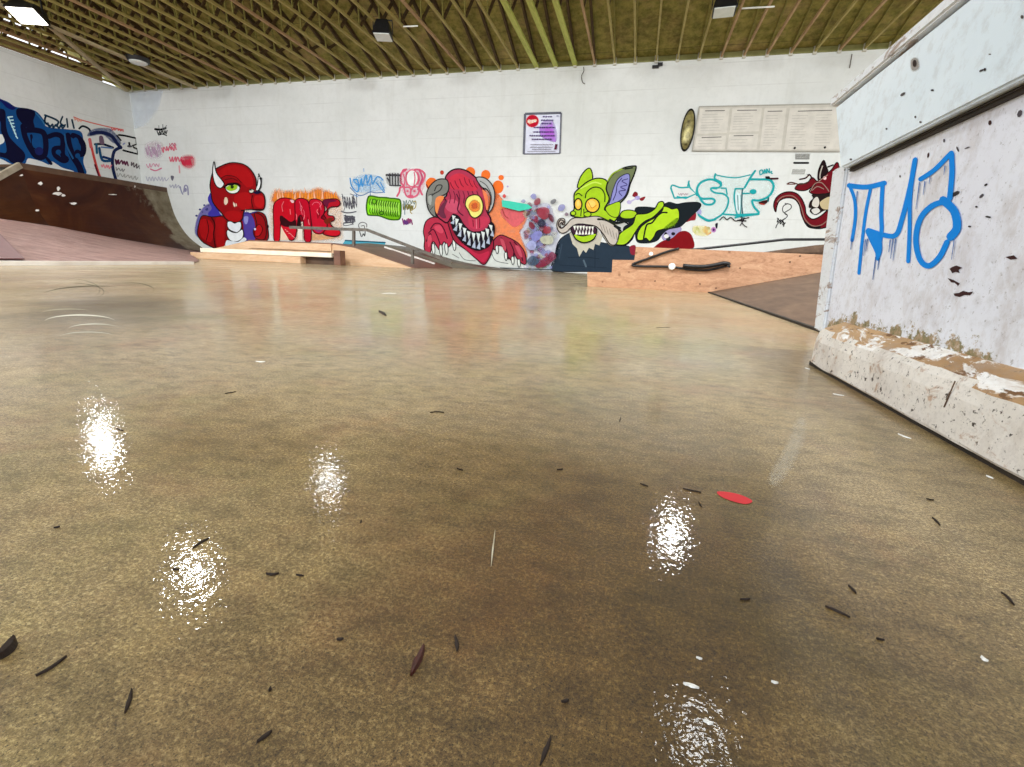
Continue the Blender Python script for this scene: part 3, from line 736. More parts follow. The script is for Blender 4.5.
# ---- red dragon
P = Paint('mural', 'red horned dragon mural with one green eye on the white wall', cat='mural').crop(195, 155, 8.07)
P.haze([(20, 520), (60, 440), (110, 400), (160, 420), (200, 500), (120, 600), (40, 660), (5, 620)], (120, 110, 190), 1.5, .8)
for (x, y, r) in ((40, 440, 10), (75, 405, 9), (95, 440, 12), (12, 490, 10), (110, 410, 6), (60, 460, 7), (100, 430, 6)): P.ell(x, y, r, r*.8, (60, 60, 130))
P.poly([(110, 330), (140, 310), (200, 470), (260, 500), (130, 500), (105, 470), (135, 430), (105, 370)], (70, 60, 180))
P.poly([(60, 490), (140, 500), (250, 490), (360, 520), (480, 460), (560, 480), (585, 570), (580, 690), (420, 690), (250, 720), (200, 765), (130, 740), (60, 700), (20, 640), (30, 560)], (150, 10, 16), outline=BK, ow=.7)
P.poly([(50, 520), (120, 530), (150, 600), (130, 700), (60, 670), (35, 600)], (190, 16, 22))
P.poly([(170, 510), (240, 520), (250, 620), (235, 735), (180, 735), (165, 620)], (184, 14, 20))
P.line([(130, 500), (160, 560), (150, 640), (165, 750)], .9, (70, 0, 6)).line([(95, 520), (110, 600), (90, 690)], .6, (90, 4, 8))
P.poly([(255, 535), (365, 540), (390, 620), (380, 690), (250, 740), (240, 640)], (150, 10, 16))
P.poly([(370, 470), (430, 460), (480, 540), (480, 690), (400, 690), (390, 560)], (88, 70, 168))
P.poly([(395, 500), (430, 500), (420, 555), (400, 550)], (150, 150, 215))
P.poly([(480, 470), (550, 500), (575, 600), (560, 680), (490, 670), (470, 610), (500, 560)], (164, 12, 18), outline=BK, ow=.6)
P.poly([(490, 590), (520, 560), (545, 600), (520, 650), (485, 650)], (196, 18, 24), outline=(60, 0, 4), ow=.5)
P.ell(484, 598, 9, 9, (210, 210, 235))
P.ell(588, 578, 8, 14, (20, 10, 20))
P.poly([(122, 230), (150, 130), (220, 85), (300, 62), (390, 75), (450, 120), (490, 190), (500, 270), (555, 320), (565, 400), (540, 445), (440, 440), (395, 455), (380, 520), (330, 545), (255, 520), (215, 470), (170, 420), (140, 370), (128, 300)], (166, 10, 18), outline=BK, ow=.8)
P.poly([(180, 150), (240, 100), (320, 80), (400, 100), (455, 160), (470, 240), (420, 260), (370, 210), (280, 170), (200, 190)], (194, 16, 22))
P.poly([(320, 330), (400, 300), (450, 330), (450, 420), (390, 440), (330, 400)], (192, 16, 22))
P.poly([(485, 330), (540, 330), (556, 370), (545, 420), (500, 420), (478, 380)], (204, 22, 26))
P.poly([(250, 460), (330, 450), (375, 480), (350, 535), (290, 535), (250, 505)], (190, 14, 20))
P.line([(205, 190), (260, 165), (330, 180), (375, 225)], .6, (96, 2, 8)).line([(240, 200), (300, 190), (345, 210)], .5, (96, 2, 8))
P.line([(468, 320), (455, 370), (470, 430)], .6, (80, 0, 6)).line([(370, 450), (440, 440), (545, 440)], .8, (50, 0, 6))
P.poly([(155, 55), (172, 140), (215, 200), (235, 235), (205, 268), (165, 240), (143, 160), (145, 90)], (236, 238, 236), outline=BK, ow=.7)
P.poly([(512, 170), (528, 190), (530, 240), (512, 285), (490, 280), (505, 230)], (236, 238, 236), outline=BK, ow=.6)
P.line([(512, 150), (520, 175)], .8, BK).ell(530, 190, 11, 10, BK).line([(535, 200), (530, 260), (505, 290)], .7, BK)
P.poly([(245, 260), (275, 240), (330, 238), (362, 262), (345, 300), (300, 312), (260, 295)], (240, 244, 226), outline=BK, ow=.6)
P.poly([(250, 262), (285, 244), (340, 244), (335, 275), (295, 290), (262, 282)], (160, 200, 40))
P.ell(300, 258, 14, 13, (40, 60, 10)).line([(235, 262), (270, 235), (335, 230), (362, 250)], 1.3, (40, 0, 4))
P.ell(290, 238, 24, 9, BK)
P.poly([(435, 290), (450, 275), (478, 285), (465, 305), (445, 305)], (216, 214, 196), outline=BK, ow=.5).ell(450, 282, 8, 5, BK)
P.poly([(470, 300), (510, 290), (530, 305), (495, 315)], (16, 20, 60))
P.poly([(240, 345), (258, 345), (265, 380), (248, 403), (234, 385)], (234, 208, 180)).poly([(310, 380), (325, 400), (322, 420), (310, 405)], (236, 214, 190)).poly([(330, 388), (338, 405), (330, 415)], (236, 214, 190))
for x in (405, 420, 440, 452): P.poly([(x, 440), (x+8, 458), (x-2, 462)], (234, 230, 220), False)
P.line([(395, 468), (450, 470), (500, 455)], .6, (70, 60, 150))
P.poly([(262, 540), (290, 535), (320, 550), (345, 540), (370, 545), (372, 590), (345, 625), (290, 610), (262, 580)], (228, 232, 240), outline=BK, ow=.6)
P.poly([(262, 605), (300, 622), (340, 625), (380, 600), (392, 640), (375, 680), (330, 700), (285, 690), (258, 650)], (232, 236, 244), outline=BK, ow=.6)
P.poly([(255, 690), (300, 695), (350, 700), (395, 665), (412, 690), (330, 720), (250, 742)], (226, 232, 242))
P.done()

# ---- big red letters
P = Paint('graffiti', 'tall red bubble letters with orange flames sprayed above the timber ledge').crop(260, 175, 10.956)
P.haze([(150, 200), (220, 185), (300, 200), (420, 190), (560, 185), (640, 160), (740, 200), (860, 260), (880, 330), (880, 620), (860, 690), (560, 700), (250, 680), (150, 640), (130, 400)], (250, 190, 150), 4.0, .38)
P.poly([(230, 300), (400, 300), (520, 290), (700, 320), (730, 480), (700, 560), (560, 570), (560, 500), (400, 520), (380, 560), (300, 560), (230, 480)], (150, 4, 28), False)
P.haze([(165, 235), (200, 195), (250, 215), (320, 200), (370, 220), (420, 205), (520, 215), (580, 200), (640, 170), (690, 215), (740, 205), (850, 270), (700, 290), (200, 290)], (248, 140, 40), 4, .8)
rs = random.Random(4)
for k in range(26):
    x = 170 + k*27; P.line([(x+rs.uniform(-6, 6), 262), (x+rs.uniform(-9, 9), 215), (x+rs.uniform(-16, 16), 135+rs.uniform(0, 60))], rs.uniform(.9, 1.7), rs.choice([(250, 140, 30), (246, 150, 60), (246, 176, 140), (240, 120, 30), (226, 170, 160)]), True, True)
P.haze([(570, 650), (700, 665), (840, 670), (700, 700), (560, 705)], (250, 176, 120), 1.5, .7)
R1 = (214, 8, 34)
P.poly([(200, 270), (250, 252), (320, 258), (385, 290), (400, 360), (395, 470), (350, 520), (300, 510), (240, 470), (225, 560), (215, 712), (155, 712), (150, 560), (145, 420), (152, 320)], R1, outline=(90, 0, 20), ow=.7)
P.poly([(225, 540), (270, 560), (390, 580), (395, 640), (375, 700), (335, 715), (290, 680), (240, 600)], (222, 20, 44), outline=(90, 0, 20), ow=.7)
P.poly([(230, 560), (262, 620), (318, 712), (222, 712)], (236, 206, 180), False)
P.poly([(385, 290), (440, 255), (500, 268), (530, 300), (548, 400), (560, 560), (556, 720), (492, 720), (480, 600), (470, 480), (445, 440), (420, 470), (405, 560), (380, 570), (385, 430)], (206, 4, 40), outline=(90, 0, 20), ow=.7)
P.poly([(418, 590), (462, 590), (468, 716), (415, 716)], (236, 226, 210), False)
P.poly([(228, 445), (330, 515), (385, 495), (390, 560), (300, 560), (232, 530)], (60, 6, 16), outline=(40, 6, 14), ow=.4).poly([(430, 450), (450, 560), (410, 560), (408, 520)], (36, 8, 12))
P.poly([(540, 290), (600, 262), (670, 285), (705, 340), (700, 420), (670, 470), (720, 500), (735, 560), (700, 620), (650, 645), (590, 625), (570, 560), (552, 420)], (214, 12, 46), outline=(100, 0, 24), ow=.7)
P.poly([(700, 275), (780, 262), (850, 268), (880, 310), (850, 345), (780, 350), (745, 380), (745, 440), (800, 450), (812, 490), (770, 520), (790, 560), (860, 600), (878, 640), (840, 672), (760, 668), (690, 640), (735, 570), (725, 480), (700, 430), (735, 370), (695, 310)], (196, 20, 40), outline=(70, 0, 16), ow=.7)
P.poly([(700, 275), (790, 268), (840, 285), (760, 305), (740, 350), (700, 320)], (120, 20, 60))
P.poly([(700, 500), (760, 470), (800, 470), (780, 510), (730, 540)], (130, 40, 20))
P.poly([(590, 590), (650, 580), (690, 600), (640, 632)], (170, 60, 110))
P.poly([(720, 610), (860, 610), (870, 650), (820, 662), (740, 650)], (220, 20, 40))
for k in range(16):
    x = rs.uniform(240, 700); y = rs.uniform(290, 500); P.line([(x, y), (x+rs.uniform(-12, 12), y+26), (x+rs.uniform(-14, 14), y+60)], .5, rs.choice([(236, 90, 110), (240, 120, 130), (150, 0, 26)]))
P.line([(260, 290), (240, 340), (250, 400)], .5, (240, 110, 120)).line([(570, 330), (600, 300), (650, 310), (670, 380)], .5, (236, 96, 120)).line([(430, 290), (445, 330), (440, 380)], .5, (236, 96, 120))
P.poly([(330, 275), (365, 275), (372, 300), (350, 305)], (244, 190, 190))
for k in range(9): P.ell(280+k*12, 600+k*11+rs.uniform(-6, 6), 7, 5, (240, 150, 150))
P.done()

# ---- small tags
P = Paint('graffiti', 'small light blue scrawled tag left of the green block tag').crop(340, 160, 10.956)
B1 = (70, 150, 214)
P.haze([(140, 230), (260, 170), (420, 190), (490, 300), (400, 330), (200, 340)], (150, 196, 234), 2, .4)
P.line([(110, 200), (130, 290), (190, 350), (205, 290), (160, 240), (150, 215), (190, 215)], .9, B1).line([(190, 215), (215, 290), (235, 200), (245, 290), (285, 160), (300, 260), (340, 165), (355, 265), (400, 190), (440, 190), (470, 220)], .9, B1)
P.line([(200, 270), (330, 275)], .7, B1, False).line([(110, 300), (190, 380), (250, 385), (330, 350), (400, 360), (490, 350)], .7, (110, 140, 180)).line([(330, 240), (332, 390)], .5, (90, 130, 180)).line([(390, 240), (440, 300), (490, 360)], .7, B1).line([(260, 90), (262, 130)], .4, B1).line([(150, 380), (200, 405)], .5, B1).line([(440, 240), (490, 340)], .6, B1)
P.done()
P = Paint('graffiti', 'lime green block lettering tag in the middle of the white wall').crop(340, 160, 10.956)
P.poly([(310, 405), (350, 395), (420, 408), (500, 412), (560, 420), (620, 425), (660, 445), (668, 540), (655, 640), (600, 655), (540, 650), (480, 630), (420, 610), (330, 605), (300, 590), (290, 500)], (120, 190, 20), outline=(60, 110, 16), ow=1.0)
P.poly([(305, 480), (350, 480), (370, 550), (345, 590), (305, 580)], (130, 220, 20))
for k in range(13):
    x = 335 + k*25; y = 425 + k*3; P.line([(x, y), (x-14, y+50), (x+8, y+80), (x-10, y+130), (x+6, y+165)], .7, (58, 110, 14) if k % 2 else (78, 140, 24))
    P.line([(x+12, y+10), (x+4, y+70), (x+14, y+140)], .8, (168, 224, 86))
P.ell(375, 455, 22, 26, (120, 200, 30), (60, 110, 16), .6).ell(455, 580, 20, 18, (100, 170, 20), (40, 90, 10), .6)
P.done()
P = Paint('graffiti', 'small black comb-like tag touching the pink skull outline').crop(340, 160, 10.956)
for x in (545, 575, 605, 635): P.line([(x, 150), (x+2, 275)], .9, BK, False)
P.line([(510, 165), (655, 168)], 1.5, BK, False).line([(520, 200), (545, 240)], 1.2, (60, 60, 64), False).line([(545, 278), (660, 280)], .9, BK, False).haze([(520, 160), (650, 160), (650, 280), (530, 260)], (130, 130, 134), 1.5, .35)
P.done()
P = Paint('graffiti', 'pink outlined skull face sprayed beside the horned monster').crop(340, 160, 10.956)
PK = (222, 96, 124)
P.haze([(690, 130), (790, 100), (900, 130), (930, 220), (880, 360), (780, 410), (690, 340), (660, 220)], (240, 196, 204), 1.5, .6)
P.ell(790, 200, 66, 92, (232, 234, 228), PK, .8)
P.line([(720, 110), (670, 150), (668, 240), (700, 290), (660, 300), (650, 350), (625, 395)], 1.3, PK).line([(730, 100), (690, 110), (668, 170)], 1.0, PK).line([(820, 105), (880, 110), (930, 160), (905, 240), (870, 300), (900, 380)], 1.3, PK).line([(870, 115), (900, 190), (880, 260), (855, 320)], 1.2, (206, 80, 120))
P.line([(700, 300), (720, 380), (760, 410), (820, 400), (860, 360), (860, 300), (800, 300), (780, 330), (760, 300), (700, 300)], 1.0, PK).ell(740, 340, 13, 13, PK).ell(815, 340, 14, 14, PK).line([(775, 330), (770, 400)], 1.1, PK).poly([(745, 385), (800, 385), (790, 415), (755, 415)], PK)
P.line([(730, 130), (722, 200), (735, 280)], .8, PK).line([(812, 130), (820, 200), (808, 290)], .7, PK).line([(850, 130), (870, 200), (850, 270)], .8, PK).line([(690, 150), (710, 220), (700, 280)], .7, PK)
P.done()
P = Paint('graffiti', 'tiny olive scribble with purple blot right of the green block tag').crop(340, 160, 10.956)
P.scrib(690, 510, 800, 520, 12, .7, (130, 120, 60), 3, 70).scrib(690, 470, 830, 460, 8, .5, (110, 130, 120), 5, 50).line([(800, 460), (830, 455), (825, 520), (770, 560), (790, 590)], .6, (170, 150, 70)).line([(705, 450), (710, 600)], .5, (100, 130, 140), False)
P.scrib(690, 680, 790, 670, 9, .9, (150, 70, 120), 8, 60).poly([(700, 660), (740, 670), (750, 700), (720, 710), (698, 690)], (110, 60, 130)).line([(740, 640), (790, 660)], .6, (170, 60, 100), False)
P.done()
P = Paint('graffiti', 'dense grey scribbled tag right of the red letters').crop(340, 160, 10.956)
GY = (90, 88, 98)
P.scrib(30, 470, 190, 450, 12, .5, GY, 2, 130).scrib(60, 500, 180, 490, 9, .5, GY, 6, 80).line([(20, 370), (60, 480), (40, 560)], .5, GY).line([(110, 370), (150, 400), (120, 500)], .5, GY).line([(10, 560), (80, 580), (180, 565)], .8, GY).line([(150, 380), (130, 460), (150, 520)], .5, (130, 128, 120))
P.line([(40, 610), (165, 625)], .8, GY, False).line([(45, 690), (150, 680)], .9, GY, False).scrib(50, 650, 160, 650, 11, .8, GY, 7, 70).line([(60, 600), (65, 690)], .8, GY, False).line([(140, 610), (135, 700)], .6, GY, False).line([(40, 690), (50, 720), (150, 700)], .5, GY)
P.done()
P = Paint('graffiti', 'little dark looped drawing just above the sloping handrail').crop(340, 215, 8.53)
P.line([(165, 115), (160, 80), (190, 62), (225, 75), (228, 105)], .5, (70, 66, 70)).line([(165, 130), (175, 165), (185, 185), (200, 160), (210, 180), (215, 140)], .6, (60, 56, 60)).line([(180, 95), (205, 90), (210, 115)], .5, (90, 84, 86))
P.done()
P = Paint('graffiti', 'turquoise painted bar low on the wall behind the handrail').crop(340, 215, 8.53)
P.poly([(45, 215), (385, 232), (385, 280), (130, 262), (20, 250)], (86, 176, 198), False).line([(45, 217), (385, 235)], .9, (20, 92, 120), False)
P.done()
P = Paint('graffiti', 'black crown-like tag high on the wall near the left corner').crop(140, 120, 9.58)
P.line([(145, 88), (200, 92), (245, 78)], 1.5, BK).scrib(165, 120, 260, 118, 8, .7, (60, 62, 62), 3, 40).line([(175, 145), (215, 135), (258, 150)], .8, (40, 42, 42)).line([(180, 50), (182, 85)], .4, (110, 112, 112), False).line([(218, 40), (222, 120)], .5, (110, 112, 112), False).line([(255, 50), (235, 85)], .5, (110, 112, 112), False)
P.done()
P = Paint('graffiti', 'smeared red scribbled words on the wall left of the dragon').crop(140, 120, 9.58)
P.haze([(400, 380), (440, 355), (500, 360), (510, 420), (470, 450), (420, 430)], (236, 120, 130), 3, .7)
P.haze([(70, 240), (190, 230), (190, 340), (80, 350)], (214, 190, 206), 3, .35)
P.scrib(60, 300, 190, 290, 9, .7, (184, 150, 176), 4, 110).scrib(210, 285, 345, 262, 11, .8, (222, 110, 130), 9, 50).scrib(280, 240, 345, 235, 5, .6, (200, 110, 130), 2, 30)
P.scrib(280, 375, 420, 385, 10, .8, (226, 110, 130), 11, 50).scrib(400, 410, 490, 400, 9, 1.6, (216, 50, 76), 12, 55).line([(430, 360), (500, 362)], 1.2, (200, 70, 90), False)
P.scrib(60, 440, 190, 430, 8, .6, (214, 150, 170), 5, 36).line([(100, 470), (150, 485), (205, 462)], .9, (216, 120, 146)).line([(375, 440), (380, 505)], 1.0, (220, 160, 166), False)
P.done()
P = Paint('graffiti', 'faint grey pencil-like scribbles low on the wall beside the quarter pipe').crop(140, 120, 9.58)
P.scrib(60, 560, 270, 570, 14, .6, (184, 182, 196), 14, 40).poly([(295, 535), (325, 540), (315, 580), (300, 570)], (110, 106, 120)).scrib(280, 630, 380, 640, 7, .7, (176, 176, 190), 15, 36).line([(385, 640), (395, 680), (410, 710)], .9, (150, 150, 178)).line([(420, 690), (430, 630), (455, 640), (462, 715)], 1.0, (150, 148, 176)).ell(437, 670, 12, 20, (150, 146, 176))
P.done()

P = Paint('paint_patch', 'pale blue rolled paint patch on the back wall by the room corner', cat='paint patch')  # soft pale blue tint over the wall by the corner
P.haze([(131, 94), (162, 92), (156, 108), (146, 122), (136, 128)], (200, 214, 236), 4, .3, False)
P.done()
# ---- horned monster
P = Paint('mural', 'horned red monster mural with yellow eye and jagged grin, claws on the ledge line', cat='mural').crop(418, 165, 7.304)
OR = (246, 118, 46); DR = (176, 34, 62); MR = (198, 52, 78)
P.haze([(540, 200), (610, 250), (650, 320), (790, 350), (770, 440), (740, 500), (790, 640), (760, 680), (560, 600), (500, 480), (520, 330)], (246, 140, 90), 1.6, .95)
P.haze([(610, 330), (780, 350), (750, 420), (690, 440)], (238, 110, 120), 2, .8)
P.line([(615, 320), (635, 370), (660, 390)], .6, (160, 60, 50))
for (x, y, rx, ry) in ((175, 55, 14, 16), (382, 52, 36, 38), (495, 72, 34, 36), (607, 92, 20, 19), (585, 160, 40, 48)): P.ell(x, y, rx, ry, OR if rx > 15 else (200, 70, 50))
P.haze([(150, 150), (560, 200), (560, 260), (480, 340)], OR, 1, .5)
P.ell(655, 157, 7, 7, (190, 170, 210)).ell(630, 228, 12, 11, (230, 80, 80))
P.poly([(60, 120), (90, 92), (130, 105), (130, 150), (80, 180), (60, 155)], OR)
P.line([(62, 145), (78, 175)], 1, (160, 60, 40), False)
# body and hands
P.poly([(250, 620), (330, 600), (440, 700), (480, 728), (230, 690)], (206, 208, 200))
P.poly([(90, 600), (240, 620), (440, 730), (230, 690), (100, 645)], (208, 212, 204))
P.poly([(545, 600), (600, 590), (720, 640), (790, 700), (760, 740), (500, 732)], (214, 216, 208))
P.line([(300, 640), (340, 690), (420, 700)], .5, (120, 124, 120)).line([(540, 650), (570, 700), (660, 720)], .5, (120, 124, 120)).line([(250, 650), (300, 680)], .5, (130, 130, 126))
P.poly([(40, 480), (60, 410), (120, 380), (190, 400), (240, 450), (260, 530), (240, 580), (215, 600), (190, 560), (160, 620), (140, 600), (110, 560), (90, 640), (60, 640), (45, 600), (48, 540)], MR, outline=(50, 14, 30), ow=.7)
for pts in ([(90, 470), (120, 430), (160, 430), (190, 470), (215, 540)], [(75, 500), (110, 470), (140, 520), (165, 590)], [(60, 560), (90, 500), (100, 560), (95, 620)]): P.line(pts, .8, (90, 20, 44))
P.poly([(120, 450), (160, 440), (185, 480), (170, 500), (135, 480)], (222, 76, 100)).poly([(70, 530), (95, 510), (100, 560), (75, 600)], (222, 76, 100))
for (x, y) in ((110, 590), (165, 600), (205, 590), (262, 560)): P.poly([(x-8, y-10), (x+8, y-14), (x+14, y+40), (x+4, y+66), (x-8, y+30)], (226, 228, 220), outline=(50, 50, 52), ow=.5)
P.poly([(545, 590), (560, 540), (605, 512), (660, 530), (700, 550), (740, 580), (780, 640), (790, 720), (760, 720), (720, 680), (700, 640), (690, 700), (650, 660), (620, 600), (590, 590), (560, 620)], (174, 50, 72), outline=(50, 14, 30), ow=.7)
for pts in ([(605, 530), (640, 590), (660, 690)], [(670, 560), (700, 630), (700, 690)], [(700, 560), (740, 610), (765, 700)]): P.line(pts, .8, (80, 18, 40))
P.poly([(600, 540), (625, 550), (645, 610), (625, 620)], (206, 80, 98)).poly([(710, 590), (740, 600), (762, 670), (740, 660)], (210, 84, 104))
for (x, y) in ((640, 650), (690, 680), (735, 700), (575, 600)): P.poly([(x-8, y-6), (x+8, y-10), (x+12, y+30), (x+2, y+48), (x-8, y+20)], (226, 228, 220), outline=(50, 50, 52), ow=.5)
# jaw
P.poly([(215, 400), (240, 380), (260, 480), (330, 570), (420, 620), (510, 600), (545, 540), (550, 600), (520, 680), (480, 728), (430, 690), (350, 620), (270, 560), (235, 480)], (170, 34, 60), outline=(50, 14, 30), ow=.7)
P.poly([(300, 570), (360, 600), (440, 650), (520, 630), (500, 690), (470, 710), (400, 660)], (206, 44, 76))
# head
P.poly([(200, 130), (205, 80), (245, 40), (300, 28), (360, 45), (420, 90), (460, 140), (490, 210), (500, 330), (530, 390), (525, 440), (480, 480), (420, 490), (370, 480), (310, 410), (260, 360), (215, 420), (170, 400), (140, 370), (130, 310), (170, 250), (210, 220)], (190, 60, 88), outline=(50, 14, 30), ow=1.0)
P.poly([(225, 100), (300, 60), (380, 100), (440, 160), (400, 190), (300, 180), (240, 170)], (216, 54, 76))
P.poly([(190, 270), (260, 250), (310, 300), (280, 350), (215, 330)], (212, 84, 112))
P.poly([(370, 380), (440, 370), (510, 390), (500, 440), (430, 470), (380, 450)], (208, 60, 88))
for k in range(7):
    x = 235+k*34; P.line([(x, 90+abs(k-3)*12), (x+12, 130+abs(k-3)*8), (x+30, 150+abs(k-3)*10)], .5, (120, 24, 50)); P.line([(x-10, 190), (x+2, 230), (x-6, 280)], .5, (100, 26, 56))
P.line([(280, 210), (300, 260), (290, 330), (330, 370)], .8, (100, 26, 56)).line([(170, 260), (200, 250), (180, 330), (150, 360)], .9, (80, 22, 46)).poly([(150, 330), (190, 270), (215, 260), (190, 330), (205, 385), (165, 380)], (120, 50, 74))
P.line([(400, 400), (405, 450)], .5, (120, 30, 50)).line([(450, 390), (450, 460)], .5, (120, 30, 50)).line([(425, 395), (428, 465)], .5, (236, 130, 150))
# horns
P.poly([(215, 115), (190, 102), (140, 108), (90, 150), (62, 210), (66, 290), (90, 350), (130, 380), (125, 330), (128, 280), (150, 240), (210, 205), (225, 160)], (134, 134, 126), outline=(44, 40, 42), ow=.8)
P.poly([(130, 245), (170, 225), (190, 240), (160, 290), (140, 355), (125, 320)], (240, 140, 80))
P.line([(120, 190), (140, 150), (175, 150), (160, 185), (110, 215), (85, 250)], .8, (64, 62, 62)).line([(80, 220), (110, 210)], .5, (80, 78, 78), False).line([(75, 290), (100, 270)], .5, (80, 78, 78), False).line([(88, 330), (112, 300)], .5, (80, 78, 78), False).poly([(75, 230), (100, 225), (95, 290), (78, 280)], (170, 172, 164))
P.poly([(425, 95), (480, 92), (530, 130), (558, 190), (558, 260), (540, 320), (512, 350), (528, 290), (530, 230), (505, 180), (465, 160)], (176, 178, 176), outline=(44, 40, 42), ow=.8)
P.poly([(470, 180), (505, 215), (515, 290), (500, 330), (488, 260)], (238, 128, 84)).line([(450, 115), (500, 150), (535, 220), (535, 290)], .6, (90, 90, 90))
# mouth
P.poly([(240, 400), (262, 362), (300, 380), (330, 430), (380, 480), (440, 495), (500, 470), (530, 420), (555, 440), (555, 500), (520, 580), (450, 622), (390, 605), (320, 550), (265, 490)], (30, 22, 34), outline=(30, 20, 30), ow=.7)
up_t = [(262, 372), (285, 395), (310, 428), (340, 462), (370, 486), (405, 498), (440, 500), (475, 490), (505, 468), (530, 440)]
lo_t = [(248, 430), (268, 480), (300, 522), (335, 556), (370, 586), (405, 606), (440, 614), (475, 604), (510, 576), (540, 520)]
for i, (x, y) in enumerate(up_t):
    X, Y = lo_t[i]; mx, my = x+(X-x)*.62, y+(Y-y)*.62
    P.poly([(x-14, y-6), (x+14, y+2), (mx+2, my)], (214, 220, 216), False)
for i, (x, y) in enumerate(lo_t):
    X, Y = up_t[i]; mx, my = x+(X-x)*.55+12, y+(Y-y)*.55
    P.poly([(x-13, y-6), (x+15, y+4), (mx, my)], (176, 186, 202), False)
P.poly([(345, 290), (360, 240), (405, 218), (450, 230), (475, 290), (465, 350), (425, 385), (390, 375), (365, 330)], (232, 222, 120), outline=(60, 40, 30), ow=.8)
P.haze([(380, 290), (410, 262), (445, 285), (440, 325), (405, 335), (382, 315)], (238, 140, 60), 1.8, .95).haze([(395, 290), (425, 280), (430, 310), (402, 318)], (226, 100, 60), 1, .6)
P.done()

# ---- turquoise bar and splatter
P = Paint('mural', 'splattered grey, lilac and maroon paint cloud with turquoise bar between the two monsters', cat='mural').crop(500, 190, 9.02)
P.haze([(260, 180), (330, 140), (430, 130), (470, 200), (490, 330), (530, 400), (510, 560), (450, 690), (330, 715), (250, 700), (250, 560), (200, 420), (190, 350), (240, 280)], (204, 206, 222), 2.0, .7)
cs = [(150, 152, 206), (168, 60, 84), (150, 160, 186), (184, 186, 160), (170, 172, 222), (120, 130, 160), (196, 190, 206), (140, 40, 64), (156, 176, 190)]
for k in range(170):
    y = rs.uniform(150, 705); cx_ = 350 + (y-400)*.06; x = cx_ + rs.gauss(0, 66); r = rs.uniform(8, 30)
    
    if x > 235 - (y > 300)*40 and x < 500 - max(0, y-420)*.1:
        P.haze([(x+r*rs.uniform(.6, 1.2)*math.cos(a_*.9), y+r*rs.uniform(.6, 1.2)*math.sin(a_*.9)) for a_ in range(7)], rs.choice(cs), 1.0, rs.uniform(.35, .8))
for (x, y, rx, ry, c, ro) in ((305, 58, 26, 24, (150, 150, 206), 0), (335, 105, 26, 34, (160, 50, 70), .6), (395, 205, 62, 62, (176, 66, 82), 0), (375, 300, 34, 36, (58, 60, 84), 0), (480, 105, 28, 18, (110, 110, 118), -.6), (555, 160, 38, 26, (150, 150, 204), -.5), (425, 360, 34, 36, (170, 60, 76), 0), (285, 320, 22, 36, (140, 40, 58), -.5), (330, 415, 56, 40, (150, 150, 216), -.5), (255, 210, 12, 26, (110, 60, 70), .5), (38, 55, 13, 15, (226, 90, 90), 0), (600, 220, 16, 14, (130, 100, 120), 0), (210, 100, 16, 14, (160, 160, 196), 0), (265, 135, 24, 22, (130, 100, 110), 0), (460, 250, 20, 44, (120, 40, 60), -.4), (420, 450, 60, 46, (196, 196, 170), 0), (285, 500, 44, 44, (176, 180, 224), 0), (400, 650, 90, 36, (150, 50, 76), -.5), (300, 640, 54, 46, (76, 98, 122), 0), (470, 600, 36, 40, (150, 60, 90), 0)):
    P.haze([(x+rx*rs.uniform(.75, 1.05)*math.cos(a_*.785)*math.cos(ro)-ry*math.sin(a_*.785)*math.sin(ro), y+rx*math.cos(a_*.785)*math.sin(ro)+ry*rs.uniform(.75, 1.05)*math.sin(a_*.785)*math.cos(ro)) for a_ in range(8)], c, .7, .85)
P.poly([(15, 90), (120, 105), (255, 130), (290, 160), (250, 175), (170, 190), (20, 150)], (72, 208, 178), False)
P.line([(0, 703), (220, 710), (500, 722)], .7, (60, 70, 74), False)
P.done()

# ---- green goblin
P = Paint('mural', 'green big-eared goblin mural with grey moustache, beard and navy coat', cat='mural').crop(550, 160, 6.67)
NV = (46, 62, 78); GR = (166, 204, 34); GRD = (112, 150, 26)
P.poly([(10, 735), (30, 650), (50, 560), (90, 510), (160, 480), (240, 500), (300, 540), (400, 560), (470, 570), (520, 575), (560, 600), (600, 640), (610, 700), (500, 760), (250, 745), (130, 745)], NV, outline=(24, 30, 40), ow=.6)
P.line([(120, 650), (230, 648), (330, 660)], .5, (30, 44, 58)).line([(60, 700), (380, 720)], .5, (36, 50, 66)).line([(225, 670), (240, 710)], 1.2, (90, 108, 122), False).line([(80, 560), (60, 660)], .6, (66, 84, 100), False).line([(300, 580), (300, 720)], .6, (36, 50, 66), False)
P.poly([(130, 490), (200, 450), (320, 470), (350, 510), (330, 570), (300, 560), (290, 600), (260, 585), (240, 620), (222, 600), (195, 645), (180, 590), (150, 560)], (196, 190, 172), False)
P.poly([(320, 410), (420, 420), (470, 450), (440, 560), (400, 570), (360, 520), (340, 480)], (190, 184, 170), outline=(60, 58, 56), ow=.4)
